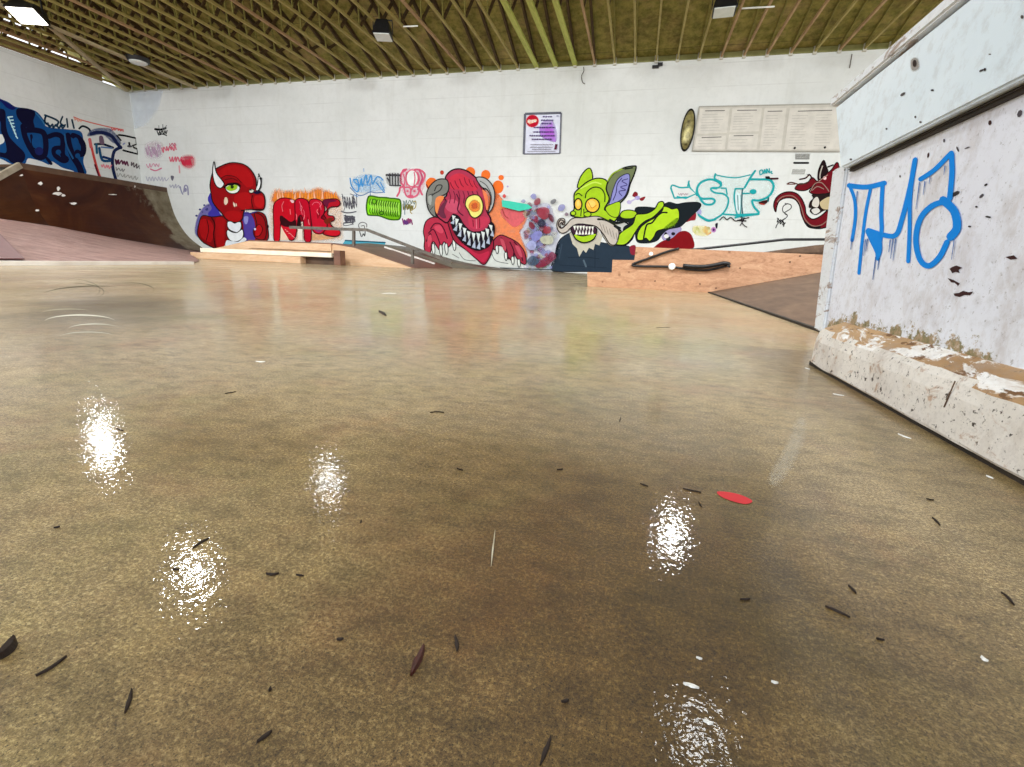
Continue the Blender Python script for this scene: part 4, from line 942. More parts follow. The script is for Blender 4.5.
# arm, right
P.crop(610, 160, 8.07)
P.poly([(205, 390), (280, 378), (380, 385), (440, 355), (480, 340), (540, 355), (600, 345), (680, 340), (720, 345), (735, 365), (715, 400), (660, 450), (600, 510), (560, 540), (470, 560), (420, 600), (380, 650), (300, 670), (220, 660), (200, 590), (180, 640), (120, 690), (30, 680), (40, 640), (100, 580), (60, 500), (60, 450), (120, 450), (200, 470)], (24, 34, 40), outline=(20, 26, 32), ow=.5)
P.poly([(80, 450), (100, 415), (150, 403), (205, 415), (215, 440), (180, 470), (110, 472)], GR, outline=BK, ow=.7)
P.poly([(215, 440), (300, 430), (360, 395), (390, 345), (420, 335), (435, 350), (425, 385), (350, 460), (290, 490), (240, 530), (200, 590), (160, 650), (110, 685), (35, 675), (60, 620), (100, 575), (180, 520), (200, 470)], GR, outline=BK, ow=.8)
P.poly([(435, 375), (470, 380), (500, 395), (545, 390), (560, 430), (552, 490), (510, 530), (440, 555), (380, 575), (355, 620), (320, 655), (290, 630), (270, 645), (225, 645), (220, 600), (250, 540), (300, 500), (360, 465), (420, 410)], (176, 212, 36), outline=BK, ow=.8)
P.line([(460, 425), (420, 425), (380, 455), (340, 505), (300, 520), (285, 560), (275, 610), (270, 645)], 1.1, BK)
P.haze([(500, 500), (548, 470), (520, 525), (440, 552)], (110, 150, 20), 1, .7)
P.poly([(60, 500), (120, 500), (150, 510), (110, 540), (100, 575), (70, 560)], (190, 192, 188)).line([(60, 455), (120, 500), (160, 520)], 1.6, BK).line([(20, 520), (80, 550)], 2.2, (30, 36, 34), False)
P.crop(550, 160, 6.67)
# head
P.poly([(185, 185), (200, 120), (235, 70), (265, 55), (282, 90), (280, 140), (240, 180)], GR, outline=BK, ow=.8)
P.poly([(160, 270), (165, 220), (200, 185), (250, 145), (310, 122), (370, 132), (400, 180), (440, 270), (468, 300), (462, 350), (440, 400), (400, 420), (330, 385), (250, 390), (150, 375), (138, 350), (160, 330)], GR, outline=BK, ow=.9)
P.poly([(375, 190), (400, 120), (440, 80), (500, 50), (560, 40), (575, 48), (560, 100), (535, 160), (515, 230), (470, 285), (420, 310), (375, 335), (365, 320), (395, 260)], (120, 130, 90), outline=BK, ow=1.0)
P.poly([(420, 200), (450, 130), (500, 95), (530, 100), (528, 160), (500, 240), (450, 280), (395, 300), (405, 260)], (146, 146, 206), outline=(40, 36, 80), ow=.6)
P.line([(480, 120), (450, 160), (440, 220), (420, 270)], .6, (50, 46, 100)).line([(520, 125), (480, 140), (515, 165), (470, 180), (505, 200), (460, 210), (480, 240)], .6, (70, 64, 130)).line([(500, 60), (550, 52)], 1.0, BK, False).line([(385, 140), (420, 90), (480, 60)], .9, (150, 180, 40))
P.poly([(370, 320), (420, 290), (465, 280), (468, 330), (450, 380), (400, 370)], GR, outline=BK, ow=.5)
P.line([(235, 255), (245, 215), (290, 182), (340, 190), (365, 230), (365, 280)], .8, (50, 70, 20)).line([(170, 235), (190, 222), (215, 240)], .7, (50, 70, 20)).line([(205, 190), (290, 150), (340, 160)], 1.0, (196, 226, 90))
P.ell(188, 295, 25, 38, (238, 188, 70), BK, .9).ell(283, 302, 47, 48, (240, 186, 66), BK, .9)
P.ell(188, 290, 12, 20, (246, 206, 110)).ell(278, 292, 26, 24, (246, 204, 104)).line([(255, 280), (280, 320), (310, 300)], .5, (220, 140, 40))
P.poly([(205, 330), (225, 310), (235, 340), (225, 375), (180, 380)], GR).line([(210, 320), (205, 375)], .7, (50, 70, 20), False).line([(225, 325), (228, 380)], .7, (50, 70, 20), False)
P.ell(155, 355, 17, 15, GR, BK, .6).ell(250, 362, 24, 17, GR, BK, .6).line([(175, 380), (230, 388)], 1.0, (60, 90, 20), False)
MO = (196, 186, 174)
P.poly([(55, 470), (45, 430), (60, 395), (90, 390), (100, 410), (95, 430), (80, 430), (80, 415), (66, 430), (80, 455), (110, 430), (150, 390), (220, 385), (310, 375), (380, 400), (440, 440), (460, 490), (440, 560), (400, 560), (360, 500), (310, 445), (240, 430), (180, 428), (140, 450), (110, 480), (80, 488)], MO, outline=(60, 48, 44), ow=.7)
P.line([(110, 430), (75, 455), (55, 430), (70, 400), (92, 410), (84, 425)], .9, (50, 34, 34))
P.line([(320, 395), (370, 400), (430, 430)], 2.0, (40, 44, 30)).line([(400, 400), (450, 420), (520, 400)], 2.4, (26, 32, 30)).line([(430, 440), (470, 470)], 2.0, (30, 34, 34))
for k in range(6): P.line([(330+k*22, 415+k*14), (350+k*20, 470+k*14)], .4, (140, 130, 118))
P.poly([(140, 455), (170, 432), (230, 428), (300, 450), (312, 475), (290, 530), (230, 552), (180, 535), (155, 500)], (70, 40, 60), outline=BK, ow=.7)
P.poly([(160, 495), (220, 508), (305, 490), (285, 530), (230, 550), (180, 532)], GR, outline=BK, ow=.6)
for k in range(7): P.poly([(155+k*20, 440+(k > 3)*4), (173+k*20, 438+(k > 3)*5), (166+k*20, 472)], (226, 226, 214), False)
for k in range(6): P.poly([(168+k*21, 498), (186+k*21, 496), (178+k*21, 464)], (232, 232, 220), False)
P.done()

P = Paint('graffiti', 'dark red and lilac paint blobs above the plywood ledge, right of the goblin').crop(610, 160, 8.07)
P.haze([(430, 570), (560, 540), (560, 590), (480, 650), (430, 640)], (170, 160, 210), 1, .8)
P.poly([(360, 700), (420, 655), (500, 630), (560, 580), (620, 575), (665, 620), (670, 715), (500, 715), (360, 712)], (142, 14, 24)).poly([(610, 500), (640, 450), (690, 420), (690, 480), (650, 490)], (150, 30, 44)).ell(720, 420, 20, 26, (170, 166, 210))
for (x, y, r) in ((450, 600, 14), (510, 595, 16), (470, 640, 18), (450, 590, 9), (480, 625, 9)): P.ell(x, y, r, r*.8, (34, 30, 40))
P.ell(455, 615, 20, 16, (222, 222, 218))
P.poly([(160, 700), (205, 690), (205, 760), (170, 760)], (150, 40, 60))
P.done()
P = Paint('graffiti', 'small maroon and lilac splat right of the lilac goblin ear').crop(610, 160, 8.07)
P.poly([(180, 290), (200, 255), (225, 270), (215, 300)], (140, 30, 44)).poly([(200, 300), (235, 290), (240, 315), (215, 322)], (170, 160, 214)).poly([(240, 310), (285, 295), (270, 325), (248, 328)], (150, 34, 44)).line([(215, 310), (165, 335)], 1.0, (190, 180, 214), False).ell(155, 340, 20, 16, (190, 180, 214))
P.done()
P = Paint('graffiti', 'small rainbow coloured scribble beneath the turquoise STP letters').crop(665, 160, 8.533)
P.line([(255, 620), (275, 575), (295, 620)], 1.0, (150, 180, 70)).scrib(330, 605, 360, 605, 4, 1.2, (226, 170, 60), 4, 40).line([(345, 570), (355, 630), (390, 620)], 1.1, (220, 120, 50)).poly([(355, 575), (375, 570), (385, 590), (365, 595)], (110, 30, 40)).ell(415, 595, 22, 24, (190, 130, 190)).ell(415, 595, 10, 12, (90, 40, 110)).poly([(430, 545), (450, 538), (445, 585), (432, 575)], (30, 24, 40)).haze([(250, 570), (380, 580), (360, 640), (260, 630)], (240, 226, 150), 1.5, .5)
P.done()

# ---- STP
TQ = (32, 168, 172)
P = Paint('graffiti', 'turquoise outlined letters STP with arrow on the white wall').crop(665, 160, 8.533)
P.haze([(300, 180), (440, 140), (720, 160), (930, 190), (920, 300), (800, 340), (800, 450), (600, 490), (380, 510), (290, 480), (270, 300)], (196, 232, 230), 2.5, .2)
P.line([(50, 240), (65, 215), (130, 235), (200, 232)], 1.1, TQ).line([(50, 240), (80, 325), (180, 318)], 1.3, TQ, False).line([(200, 190), (215, 240), (265, 288), (180, 325)], 1.1, TQ, False).line([(205, 180), (195, 220)], 1.6, TQ, False).line([(100, 310), (180, 330)], .8, TQ, False).scrib(115, 290, 195, 292, 8, .4, (170, 140, 150), 3, 20)
P.line([(480, 210), (440, 180), (380, 165), (310, 190), (275, 240), (285, 300), (320, 330), (400, 330), (425, 350), (400, 378), (340, 375), (300, 330)], 1.5, TQ)
P.line([(480, 205), (460, 235), (400, 238), (395, 258), (430, 280), (500, 290), (540, 330), (530, 400), (490, 460), (430, 500), (370, 520), (310, 490), (285, 465)], 1.8, TQ)
P.line([(270, 260), (272, 300)], 2.2, TQ, False).line([(400, 240), (440, 245)], 1.6, TQ, False)
P.line([(430, 120), (425, 160), (475, 190), (480, 220)], 1.4, TQ).line([(430, 125), (520, 145), (620, 150), (730, 125)], .8, TQ).line([(770, 92), (730, 150), (680, 235)], 1.4, TQ).line([(770, 92), (740, 130)], 2.0, TQ, False)
P.line([(480, 240), (520, 240), (530, 290)], 1.6, TQ, False).line([(600, 245), (590, 320), (605, 420), (620, 480)], 1.1, TQ).line([(600, 245), (670, 245)], 1.6, TQ, False).line([(500, 462), (600, 470), (620, 485)], 1.6, TQ).line([(640, 300), (645, 480)], .8, TQ, False).line([(660, 250), (655, 380), (668, 520)], .9, (40, 100, 110))
P.line([(720, 165), (800, 165), (890, 170), (925, 215), (915, 270), (870, 320), (800, 345), (745, 345), (760, 400), (800, 455), (700, 465), (600, 470)], 1.5, TQ).line([(905, 170), (928, 220), (905, 290)], 2.1, TQ)
P.line([(600, 492), (650, 480), (800, 462)], 1.8, TQ).ell(752, 270, 30, 22, TQ).line([(665, 285), (720, 285)], 1.0, TQ, False).line([(300, 480), (370, 515), (430, 505)], 2.2, TQ)
P.poly([(600, 290), (640, 300), (640, 440), (610, 430)], (206, 226, 226)).line([(620, 300), (625, 430)], .6, (70, 120, 130), False)
for pts in ([(808, 90), (812, 125), (835, 110), (830, 85), (808, 90)], [(845, 120), (850, 80), (862, 115)], [(870, 115), (868, 75), (890, 110), (890, 70)], [(915, 95), (902, 105), (918, 118)]): P.line(pts, .8, TQ)
P.poly([(855, 140), (890, 138), (905, 165), (860, 160)], (24, 24, 26), False).line([(900, 160), (962, 158)], 1.3, (70, 20, 30), False).poly([(800, 360), (880, 340), (860, 375), (820, 380)], (60, 20, 20)).line([(810, 372), (850, 380)], .8, (190, 60, 50), False).line([(882, 325), (880, 350)], 1.2, (20, 110, 110), False)
P.line([(465, 515), (500, 485), (530, 510), (560, 490), (600, 520), (640, 510), (720, 490)], .7, (50, 40, 44)).line([(620, 515), (690, 520)], .9, BK, False).line([(650, 480), (660, 540), (700, 575)], .6, (50, 40, 44)).line([(640, 560), (660, 530), (680, 490)], .6, (50, 40, 44))
P.done()

# ---- dark red wolf with tail at right
P = Paint('mural', 'maroon wolf-like creature with curling tail, half hidden by the white box', cat='mural').crop(760, 150, 7.67)
MA = (122, 12, 28)
P.poly([(120, 475), (105, 420), (130, 360), (190, 325), (260, 325), (310, 360), (345, 430), (355, 490), (400, 530), (460, 510), (520, 460), (560, 440), (560, 560), (480, 600), (410, 600), (360, 580), (320, 500), (300, 420), (260, 375), (200, 368), (150, 390), (130, 430)], MA, outline=(30, 10, 14), ow=.8)
P.line([(130, 400), (170, 360), (240, 350), (290, 385), (320, 450), (345, 530), (400, 580), (470, 575), (540, 520)], .7, (150, 110, 100)).line([(350, 560), (400, 595), (460, 590)], 1.4, (20, 16, 18))
P.poly([(270, 300), (300, 260), (360, 255), (400, 210), (440, 240), (470, 200), (540, 160), (600, 100), (620, 330), (540, 330), (470, 340), (400, 335), (380, 310), (430, 260), (350, 310)], MA, outline=(34, 10, 14), ow=.7)
P.line([(205, 262), (240, 248), (310, 265), (370, 245)], .8, (90, 50, 40)).line([(205, 262), (270, 262)], .7, (120, 70, 60), False).line([(305, 225), (350, 215), (380, 190), (400, 220)], 1.0, (60, 20, 24)).line([(360, 190), (385, 185)], .5, (80, 80, 76), False)
P.poly([(445, 230), (450, 150), (488, 78), (510, 130), (520, 170), (470, 215)], (34, 12, 16), outline=(24, 10, 12), ow=.6).line([(480, 120), (462, 180), (460, 220)], .8, (180, 170, 160)).ell(497, 215, 13, 14, (240, 190, 190)).line([(520, 130), (560, 115)], 1.0, BK, False)
P.line([(385, 320), (420, 260), (470, 250), (510, 290), (530, 320)], .6, (160, 130, 120)).line([(400, 310), (440, 280), (490, 300)], .6, (160, 130, 120)).line([(450, 240), (520, 190)], .6, (170, 140, 130), False)
P.poly([(400, 345), (440, 340), (520, 335), (560, 345), (560, 480), (500, 460), (430, 495), (385, 470), (400, 440), (378, 440), (385, 400), (410, 370)], (40, 24, 22), outline=(24, 16, 16), ow=.6)
P.poly([(410, 380), (440, 360), (455, 400), (440, 440), (400, 425)], (206, 200, 190)).poly([(470, 390), (540, 360), (560, 440), (490, 455), (460, 420)], (196, 178, 138)).poly([(395, 460), (440, 445), (460, 470), (420, 492)], (206, 204, 198))
P.done()
P = Paint('graffiti', 'thin black handwritten tag inside the curl of the maroon tail').crop(760, 150, 7.67)
P.line([(215, 410), (180, 430), (175, 470), (210, 500), (200, 520)], .6, BK).line([(190, 410), (235, 420), (235, 450), (190, 480), (205, 500)], .6, BK).line([(130, 520), (160, 545), (200, 520), (140, 560), (120, 600)], .6, BK).line([(165, 545), (185, 560), (180, 590)], .7, BK).scrib(130, 540, 190, 570, 6, .6, BK, 2, 36)
P.done()
P = Paint('graffiti', 'faded stencil lines with one black bar under the notice board').crop(760, 150, 7.67)
P.line([(262, 99), (370, 99)], 2.0, BK, False).haze([(270, 30), (385, 30), (375, 70), (270, 70)], (160, 160, 154), .8, .5, False).haze([(250, 150), (350, 150), (340, 185), (240, 185)], (186, 186, 180), .8, .5, False)
for y in (38, 52, 66): P.line([(275, y), (380, y+1)], .6, (140, 140, 136), False)
for y in (155, 170): P.line([(250, y), (340, y)], .5, (172, 172, 166), False)
P.done()

# ---- left wall
BL = (20, 84, 150); BD = (14, 14, 52)
P = Paint('graffiti', 'big dark blue and black graffiti lettering above the quarter pipe', 'left').crop(0, 100, 9.59)
P.poly([(-90, -40), (0, -10), (20, -5), (80, 20), (150, 65), (260, 80), (340, 105), (390, 150), (430, 210), (440, 250), (520, 270), (640, 280), (770, 300), (800, 380), (810, 500), (800, 600), (830, 700), (760, 730), (700, 680), (600, 650), (500, 590), (470, 620), (400, 590), (290, 560), (260, 570), (240, 610), (160, 625), (100, 610), (0, 560), (-90, 540), (-90, 400), (-20, 430), (40, 400), (20, 330), (-90, 300)], BL)
P.poly([(0, 80), (50, 110), (60, 250), (90, 350), (160, 430), (230, 500), (240, 560), (190, 615), (110, 600), (60, 560), (-90, 520), (-90, 470), (0, 500), (60, 500), (50, 400), (10, 300), (0, 200), (-90, 180), (-90, 60)], BD)
P.poly([(-90, -60), (-10, -20), (60, 20), (150, 70), (120, 95), (60, 70), (0, 10), (-90, -10)], (22, 28, 110))
P.poly([(160, 90), (220, 75), (310, 95), (340, 130), (320, 200), (330, 270), (250, 260), (190, 200), (160, 150)], BD)
P.line([(220, 250), (240, 350), (290, 460), (350, 540), (420, 540), (440, 440), (420, 320), (340, 290), (250, 290)], 5.5, BD).line([(300, 340), (320, 450), (380, 470)], 2.6, BD)
P.ell(355, 400, 50, 70, BL).ell(375, 490, 40, 40, (30, 40, 110))
P.line([(470, 350), (540, 330), (600, 370), (600, 520), (640, 570), (600, 580), (530, 530), (520, 470), (580, 460)], 5.0, BD).ell(560, 500, 26, 24, BL)
P.line([(650, 340), (660, 420), (700, 540), (760, 640), (790, 740)], 6.0, BD).line([(700, 340), (760, 370), (800, 440), (790, 520), (740, 500)], 5.5, BD).ell(725, 420, 32, 60, BL).ell(745, 535, 24, 24, BL)
P.line([(450, 560), (490, 610)], 3.0, BD, False)
for k in range(7): P.line([(75+k*13, 165+k*30), (120+k*6, 160+k*32)], .9, (190, 230, 240), False); P.line([(75+k*13, 165+k*30), (92+k*13, 190+k*30)], .8, (190, 230, 240), False)
P.line([(340, 120), (400, 190), (430, 240)], .8, (60, 130, 180)).line([(620, 330), (640, 440), (700, 560)], 1.2, (40, 100, 160))
P.done()
P = Paint('graffiti', 'dark teal scribble along the top edge of the blue lettering', 'left').crop(0, 100, 9.59)
P.line([(440, 150), (430, 210), (480, 250)], 1.4, (20, 50, 74)).line([(430, 145), (520, 180), (560, 210), (540, 250)], 1.3, (20, 60, 84)).line([(600, 160), (580, 220), (620, 250)], 1.2, (20, 60, 84)).line([(640, 180), (650, 260)], 1.2, (20, 60, 84), False).line([(690, 190), (710, 270)], 1.2, (20, 60, 84), False).scrib(460, 240, 620, 260, 8, 1.2, (24, 60, 90), 3, 40)
P.done()
P = Paint('graffiti', 'navy looping letters with black cornered outline next to the room corner', 'left').crop(70, 110, 10.23)
P.line([(95, 190), (130, 165), (190, 190), (210, 225)], 2.0, (16, 34, 44)).haze([(180, 260), (240, 200), (380, 190), (440, 220), (520, 340), (440, 330), (340, 250), (230, 260)], (110, 124, 160), 1, .7)
P.line([(215, 245), (280, 228), (360, 238), (430, 270), (480, 340), (520, 385)], 3.4, (26, 38, 84)).line([(500, 390), (455, 420), (435, 500), (440, 600), (470, 715)], 3.2, (30, 44, 88)).line([(480, 260), (520, 310)], 1.6, (24, 30, 44), False)
P.line([(255, 350), (340, 350), (440, 385)], 2.2, (22, 34, 60)).line([(270, 350), (275, 440)], 2.4, (40, 100, 130), False).line([(300, 390), (330, 510), (410, 520)], 2.6, (30, 84, 130)).line([(340, 480), (410, 500)], 2.4, (24, 54, 110), False).poly([(300, 270), (335, 270), (350, 350), (305, 340)], (120, 96, 116)).line([(320, 380), (430, 390)], 1.0, (100, 130, 180), False)
P.line([(500, 255), (560, 262), (675, 288), (682, 350), (640, 365), (655, 385), (690, 400), (690, 450), (610, 430), (545, 412)], 1.8, BK, False).line([(605, 335), (612, 375)], 1.8, BK, False).line([(595, 370), (625, 372)], 1.4, (90, 90, 96), False).line([(545, 350), (560, 340)], 1.0, (150, 160, 200), False)
P.done()
P = Paint('graffiti', 'thin red line scrawled across the top of the navy loops', 'left').crop(70, 110, 10.23)
P.line([(35, 70), (110, 100), (200, 125), (320, 155), (430, 180), (550, 205)], .8, (222, 120, 106)).scrib(420, 190, 550, 210, 9, .7, (222, 100, 100), 5, 22).scrib(40, 90, 120, 115, 5, .8, (230, 160, 140), 6, 20)
P.done()
P = Paint('graffiti', 'red dripping vertical stripe right of the blue lettering', 'left').crop(70, 110, 10.23)
P.line([(205, 300), (225, 400), (255, 520), (290, 640), (310, 690)], 2.4, (216, 76, 70)).line([(200, 300), (215, 380)], 3.0, (220, 110, 110), False).line([(255, 560), (300, 690)], 1.2, (120, 30, 50), False).scrib(320, 570, 420, 580, 8, .8, (230, 140, 150), 4, 36)
P.done()
P = Paint('graffiti', 'small maroon and grey scribbles low beside the room corner', 'left').crop(70, 110, 10.23)
P.scrib(460, 530, 600, 545, 9, 1.0, (110, 50, 80), 5, 44).scrib(620, 550, 720, 585, 7, .8, (110, 100, 104), 6, 40).scrib(470, 600, 560, 620, 6, .7, (150, 150, 150), 8, 30).scrib(480, 660, 700, 700, 12, .6, (176, 176, 170), 9, 36).poly([(465, 515), (495, 515), (495, 545), (470, 545)], (90, 40, 70))
P.done()

# ---- blue letters on the white box
BB = (20, 140, 236)
P = Paint('blue_letters', 'bright blue sprayed letters with drips', 'box', off=.0006, step=.00005, parent=GB).crop(830, 140, 5.479)
def pl(pts, w_, c=BB, smooth=True, taper=False): P.line(pts, w_, c, smooth, taper)
pl([(105, 250), (200, 258), (298, 236)], 5.0); pl([(105, 245), (135, 330), (138, 430), (120, 550)], 3.4); pl([(222, 265), (195, 400), (175, 560), (158, 730)], 3.2)
pl([(288, 240), (280, 400), (282, 500), (262, 610), (262, 650)], 4.2); pl([(205, 500), (262, 620)], 4.5)
pl([(210, 495), (290, 520), (360, 520), (395, 430), (440, 250), (465, 110)], 5.0); pl([(468, 105), (440, 300), (435, 500), (428, 665)], 4.0)
pl([(495, 215), (570, 165), (640, 95), (665, 70)], 4.6); pl([(665, 75), (668, 180), (655, 320)], 5.5)
pl([(640, 335), (560, 360), (495, 430), (470, 540), (490, 650), (540, 690), (600, 640), (640, 560)], 5.6); pl([(620, 330), (680, 390), (695, 480), (660, 530)], 8.5)
P.poly([(205, 500), (270, 505), (285, 600), (262, 650), (235, 580)], BB)
for (x, y, l) in ((250, 640, 125), (268, 650, 60), (345, 540, 110), (360, 540, 120), (330, 545, 70), (490, 230, 150), (520, 225, 75), (548, 200, 40), (630, 140, 50), (680, 545, 110), (205, 540, 70), (150, 280, 60), (120, 540, 60), (195, 545, 90)):
    pl([(x, y), (x-l*.13, y+l)], 1.0, (44, 110, 190), False, True)
P.haze([(100, 130), (135, 130), (120, 170)], (80, 150, 200), .6, .8)
P.done()
CHP = (70, 44, 44)
def chip(plane, x0_, y0_, sc, fn):
    P = Paint('paint_chip', None, plane, off=.0006, step=.00003, parent=GB).crop(x0_, y0_, sc); fn(P); P.done()
for pts in ([(500, 85), (507, 80), (520, 75), (538, 82), (526, 88), (530, 97), (518, 94), (508, 98)], [(494, 112), (512, 118), (530, 128), (525, 135), (515, 126), (505, 125)], [(512, 158), (528, 156), (540, 150), (556, 154), (570, 152), (560, 163), (545, 162), (530, 168), (515, 165)], [(665, 50), (690, 45), (700, 55), (680, 58)]):
    chip('box', 780, 240, 2.95, lambda P: P.poly(pts, CHP, False))
for (x, y, rx, ry, ro) in ((457, 572, 16, 6, -.5), (535, 578, 9, 4, -.8), (548, 545, 6, 3, -.6), (560, 362, 5, 8, .2), (425, 415, 3, 6, 0), (378, 458, 3, 8, .2), (465, 440, 3, 9, -.4), (493, 436, 9, 2, -.3), (648, 335, 7, 12, .4), (555, 640, 9, 3, .2), (500, 668, 5, 3, 0), (520, 610, 4, 3, 0), (295, 520, 2, 4, 0)):
    chip('box', 800, 0, 2.95, lambda P: P.ell(x, y, rx, ry, rs.choice([CHP, (90, 84, 90), (60, 56, 60)]), rot=ro, n=7))
for (x, y, rx, ry, ro) in ((303, 278, 9, 4, -.6), (390, 266, 5, 3, 0), (535, 208, 8, 3, -.4), (545, 205, 4, 5, .3), (655, 50, 5, 6, 0), (340, 345, 3, 4, 0), (560, 160, 4, 2, 0), (355, 360, 4, 3, 0), (255, 380, 3, 3, 0), (150, 470, 4, 3, 0)):
    chip('boxup', 800, 0, 2.95, lambda P: P.ell(x, y, rx, ry, rs.choice([(60, 50, 50), (90, 84, 84)]), rot=ro, n=7))
chip('boxup', 800, 0, 2.95, lambda P: P.haze([(330, 178), (345, 175), (348, 200), (332, 205)], (160, 150, 140), 2, .7).ell(338, 187, 6, 11, (60, 50, 46)))
rq = random.Random(9)

# ------------------------------------------------------------------ signs on the back wall
def panel(px4, th, m, name, parent, off=0, plane_y=D):
    """thin board whose four corners are picked on the wall plane"""
    bm = bmesh.new(); a = [bm.verts.new(on_y(*p, plane_y) + Vector((0, -off-th, 0)) - T0) for p in px4]; b = [bm.verts.new(on_y(*p, plane_y) + Vector((0, -off, 0)) - T0) for p in px4]
    bm.faces.new(a); bm.faces.new(b)
    for k in range(4): bm.faces.new((a[k], a[(k+1) % 4], b[(k+1) % 4], b[k]))
    return link(name, bm, m, parent)
c0 = on_y(543, 133)
t = empty('poster', (c0.x, D, c0.z), 'white and lilac poster with red oval logo, alone high on the back wall', 'poster'); T0 = Vector(t.location)
panel([(525.3, 114), (560.8, 113.0), (559.6, 153.3), (524.2, 153.6)], .012, paint_mat((220, 222, 240)), 'sheet', t, .004)
bm = bmesh.new()
fr = [on_y(*p) + Vector((0, -.014, 0)) - T0 for p in ((525.3, 114.2), (561.2, 113.2), (560.0, 153.6), (524.0, 154.2))]
for k in range(4): bar_bm(fr[k], fr[(k+1) % 4], .026, (.045, .03, .02, .05)[k], bm)
link('frame', bm, simple('dark_grey_frame', rgb(60, 62, 76), rgb(92, 92, 106), 9, .4, .05), t)
class Shift(Paint):
    def at(s, q): return s._at(q) - T0
P = Shift('print', 'printed red oval logo and lines of text', off=.019, step=.0005, parent=t).crop(520, 108, 15.34)
P.haze([(330, 240), (500, 210), (550, 500), (330, 430)], (196, 170, 226), 1.2, .7).poly([(290, 300), (420, 270), (490, 215), (520, 330), (552, 525), (440, 490), (330, 440), (310, 380)], (186, 130, 222), False).poly([(380, 300), (500, 330), (530, 450), (400, 430)], (190, 110, 220), False)
P.ell(190, 200, 98, 96, (206, 16, 48), (230, 150, 160), .5, -.15)
P.poly([(110, 190), (250, 170), (268, 200), (170, 240), (150, 250), (110, 220)], (246, 170, 140), False)
for pts in ([(125, 225), (130, 185), (155, 185), (150, 205), (130, 208), (155, 230)], [(170, 190), (168, 222)], [(182, 192), (205, 190), (184, 220), (208, 216)], [(218, 205), (240, 200), (236, 186), (220, 190), (222, 214), (244, 210)]): P.line(pts, .55, (252, 240, 226))
tx = (96, 74, 132)
for (x0_, x1_, y_) in ((350, 490, 135), (325, 520, 188), (330, 490, 240), (210, 550, 300), (200, 515, 368), (145, 540, 425), (180, 500, 480)):
    x = x0_
    while x < x1_-14:
        L2 = rq.uniform(18, 46); P.scrib(x, y_, min(x+L2, x1_), y_-2, 6, .55, tx, int(x), 18); x += L2+10
for (x0_, x1_, y_) in ((155, 510, 560), (150, 500, 600), (185, 480, 632), (110, 545, 665)): P.scrib(x0_, y_, x1_, y_, 44, .35, (130, 120, 140), int(y_), 10)
P.poly([(540, 552), (578, 555), (560, 640), (524, 635)], (90, 14, 50), False).line([(552, 575), (545, 620)], .5, (150, 60, 100), False).line([(560, 120), (595, 122)], .9, (120, 130, 170), False)
P.done()

c0 = on_y(765, 128)
t = empty('notice_board', (c0.x, D, c0.z), 'long beige notice board of printed panels high on the back wall', 'notice board'); T0 = Vector(t.location)
BE = (204, 199, 188)
panel([(699, 107.5), (842, 104.5), (840, 151.5), (692, 151)], .03, paint_mat((198, 193, 182)), 'backing', t, .004)
bm = bmesh.new()
fr = [on_y(*p) + Vector((0, -.032, 0)) - T0 for p in ((699, 107.3), (842, 104.3), (840, 151.7), (692, 151.2))]
for k in (0, 1, 2, 3): bar_bm(fr[k], fr[(k+1) % 4], .02, .02, bm)
link('frame', bm, paint_mat((172, 168, 158)), t)
for (q4, seed) in (([(700, 109.5), (729.5, 109), (726.5, 133.5), (697, 134.5)], 1), ([(696.5, 137), (726, 136), (724.5, 149.5), (694, 149.5)], 2), ([(732, 109), (761.5, 108.6), (758.5, 132), (729, 133)], 3), ([(728.5, 135), (758, 134.5), (756, 149.8), (726.8, 149.8)], 4), ([(764, 109), (786, 108.5), (780.5, 150), (759, 150)], 5), ([(789, 109), (840, 107.5), (838, 150), (783.5, 150)], 6)):
    sh_ = panel(q4, .006, paint_mat((210, 205, 195)), 'notice_sheet', t, .035)
    P = Shift('printing', None, off=.042, step=.0002, parent=sh_)
    (xa, ya), (xb, yb), (xc, yc), (xd, yd) = q4
    rows = int((yd-ya)/3.0); rr = random.Random(seed)
    def bl(u, v): return (xa+(xb-xa)*u + ((xd-xa)*(1-u)+(xc-xb)*u)*v, ya+(yb-ya)*u + ((yd-ya)*(1-u)+(yc-yb)*u)*v)
    P.line([bl(.18, .06), bl(.85, .06)], .9, (120, 116, 110), False)
    for r_ in range(1, rows):
        v = .1 + .86*r_/rows; seg_ = [(.1, .9)] if seed < 5 else [(.15, .75)]
        if seed == 6: seg_ = [(.08, .42), (.55, .88)]
        for (ua, ub) in seg_: P.line([bl(ua, v), bl(ua+(ub-ua)*rr.uniform(.6, 1), v)], .5, (190, 185, 176), False)
    o = link('printing', P.bm, P.mats); o.parent = sh_
    o.location = (0, 0, 0)
bm = bmesh.new()
for q in ((794, 148.5), (824, 148)): bmesh.ops.create_uvsphere(bm, u_segments=10, v_segments=6, radius=.022, matrix=Matrix.Translation(on_y(*q) + Vector((0, -.045, 0)) - T0))
link('bolts', bm, M['black'], t)

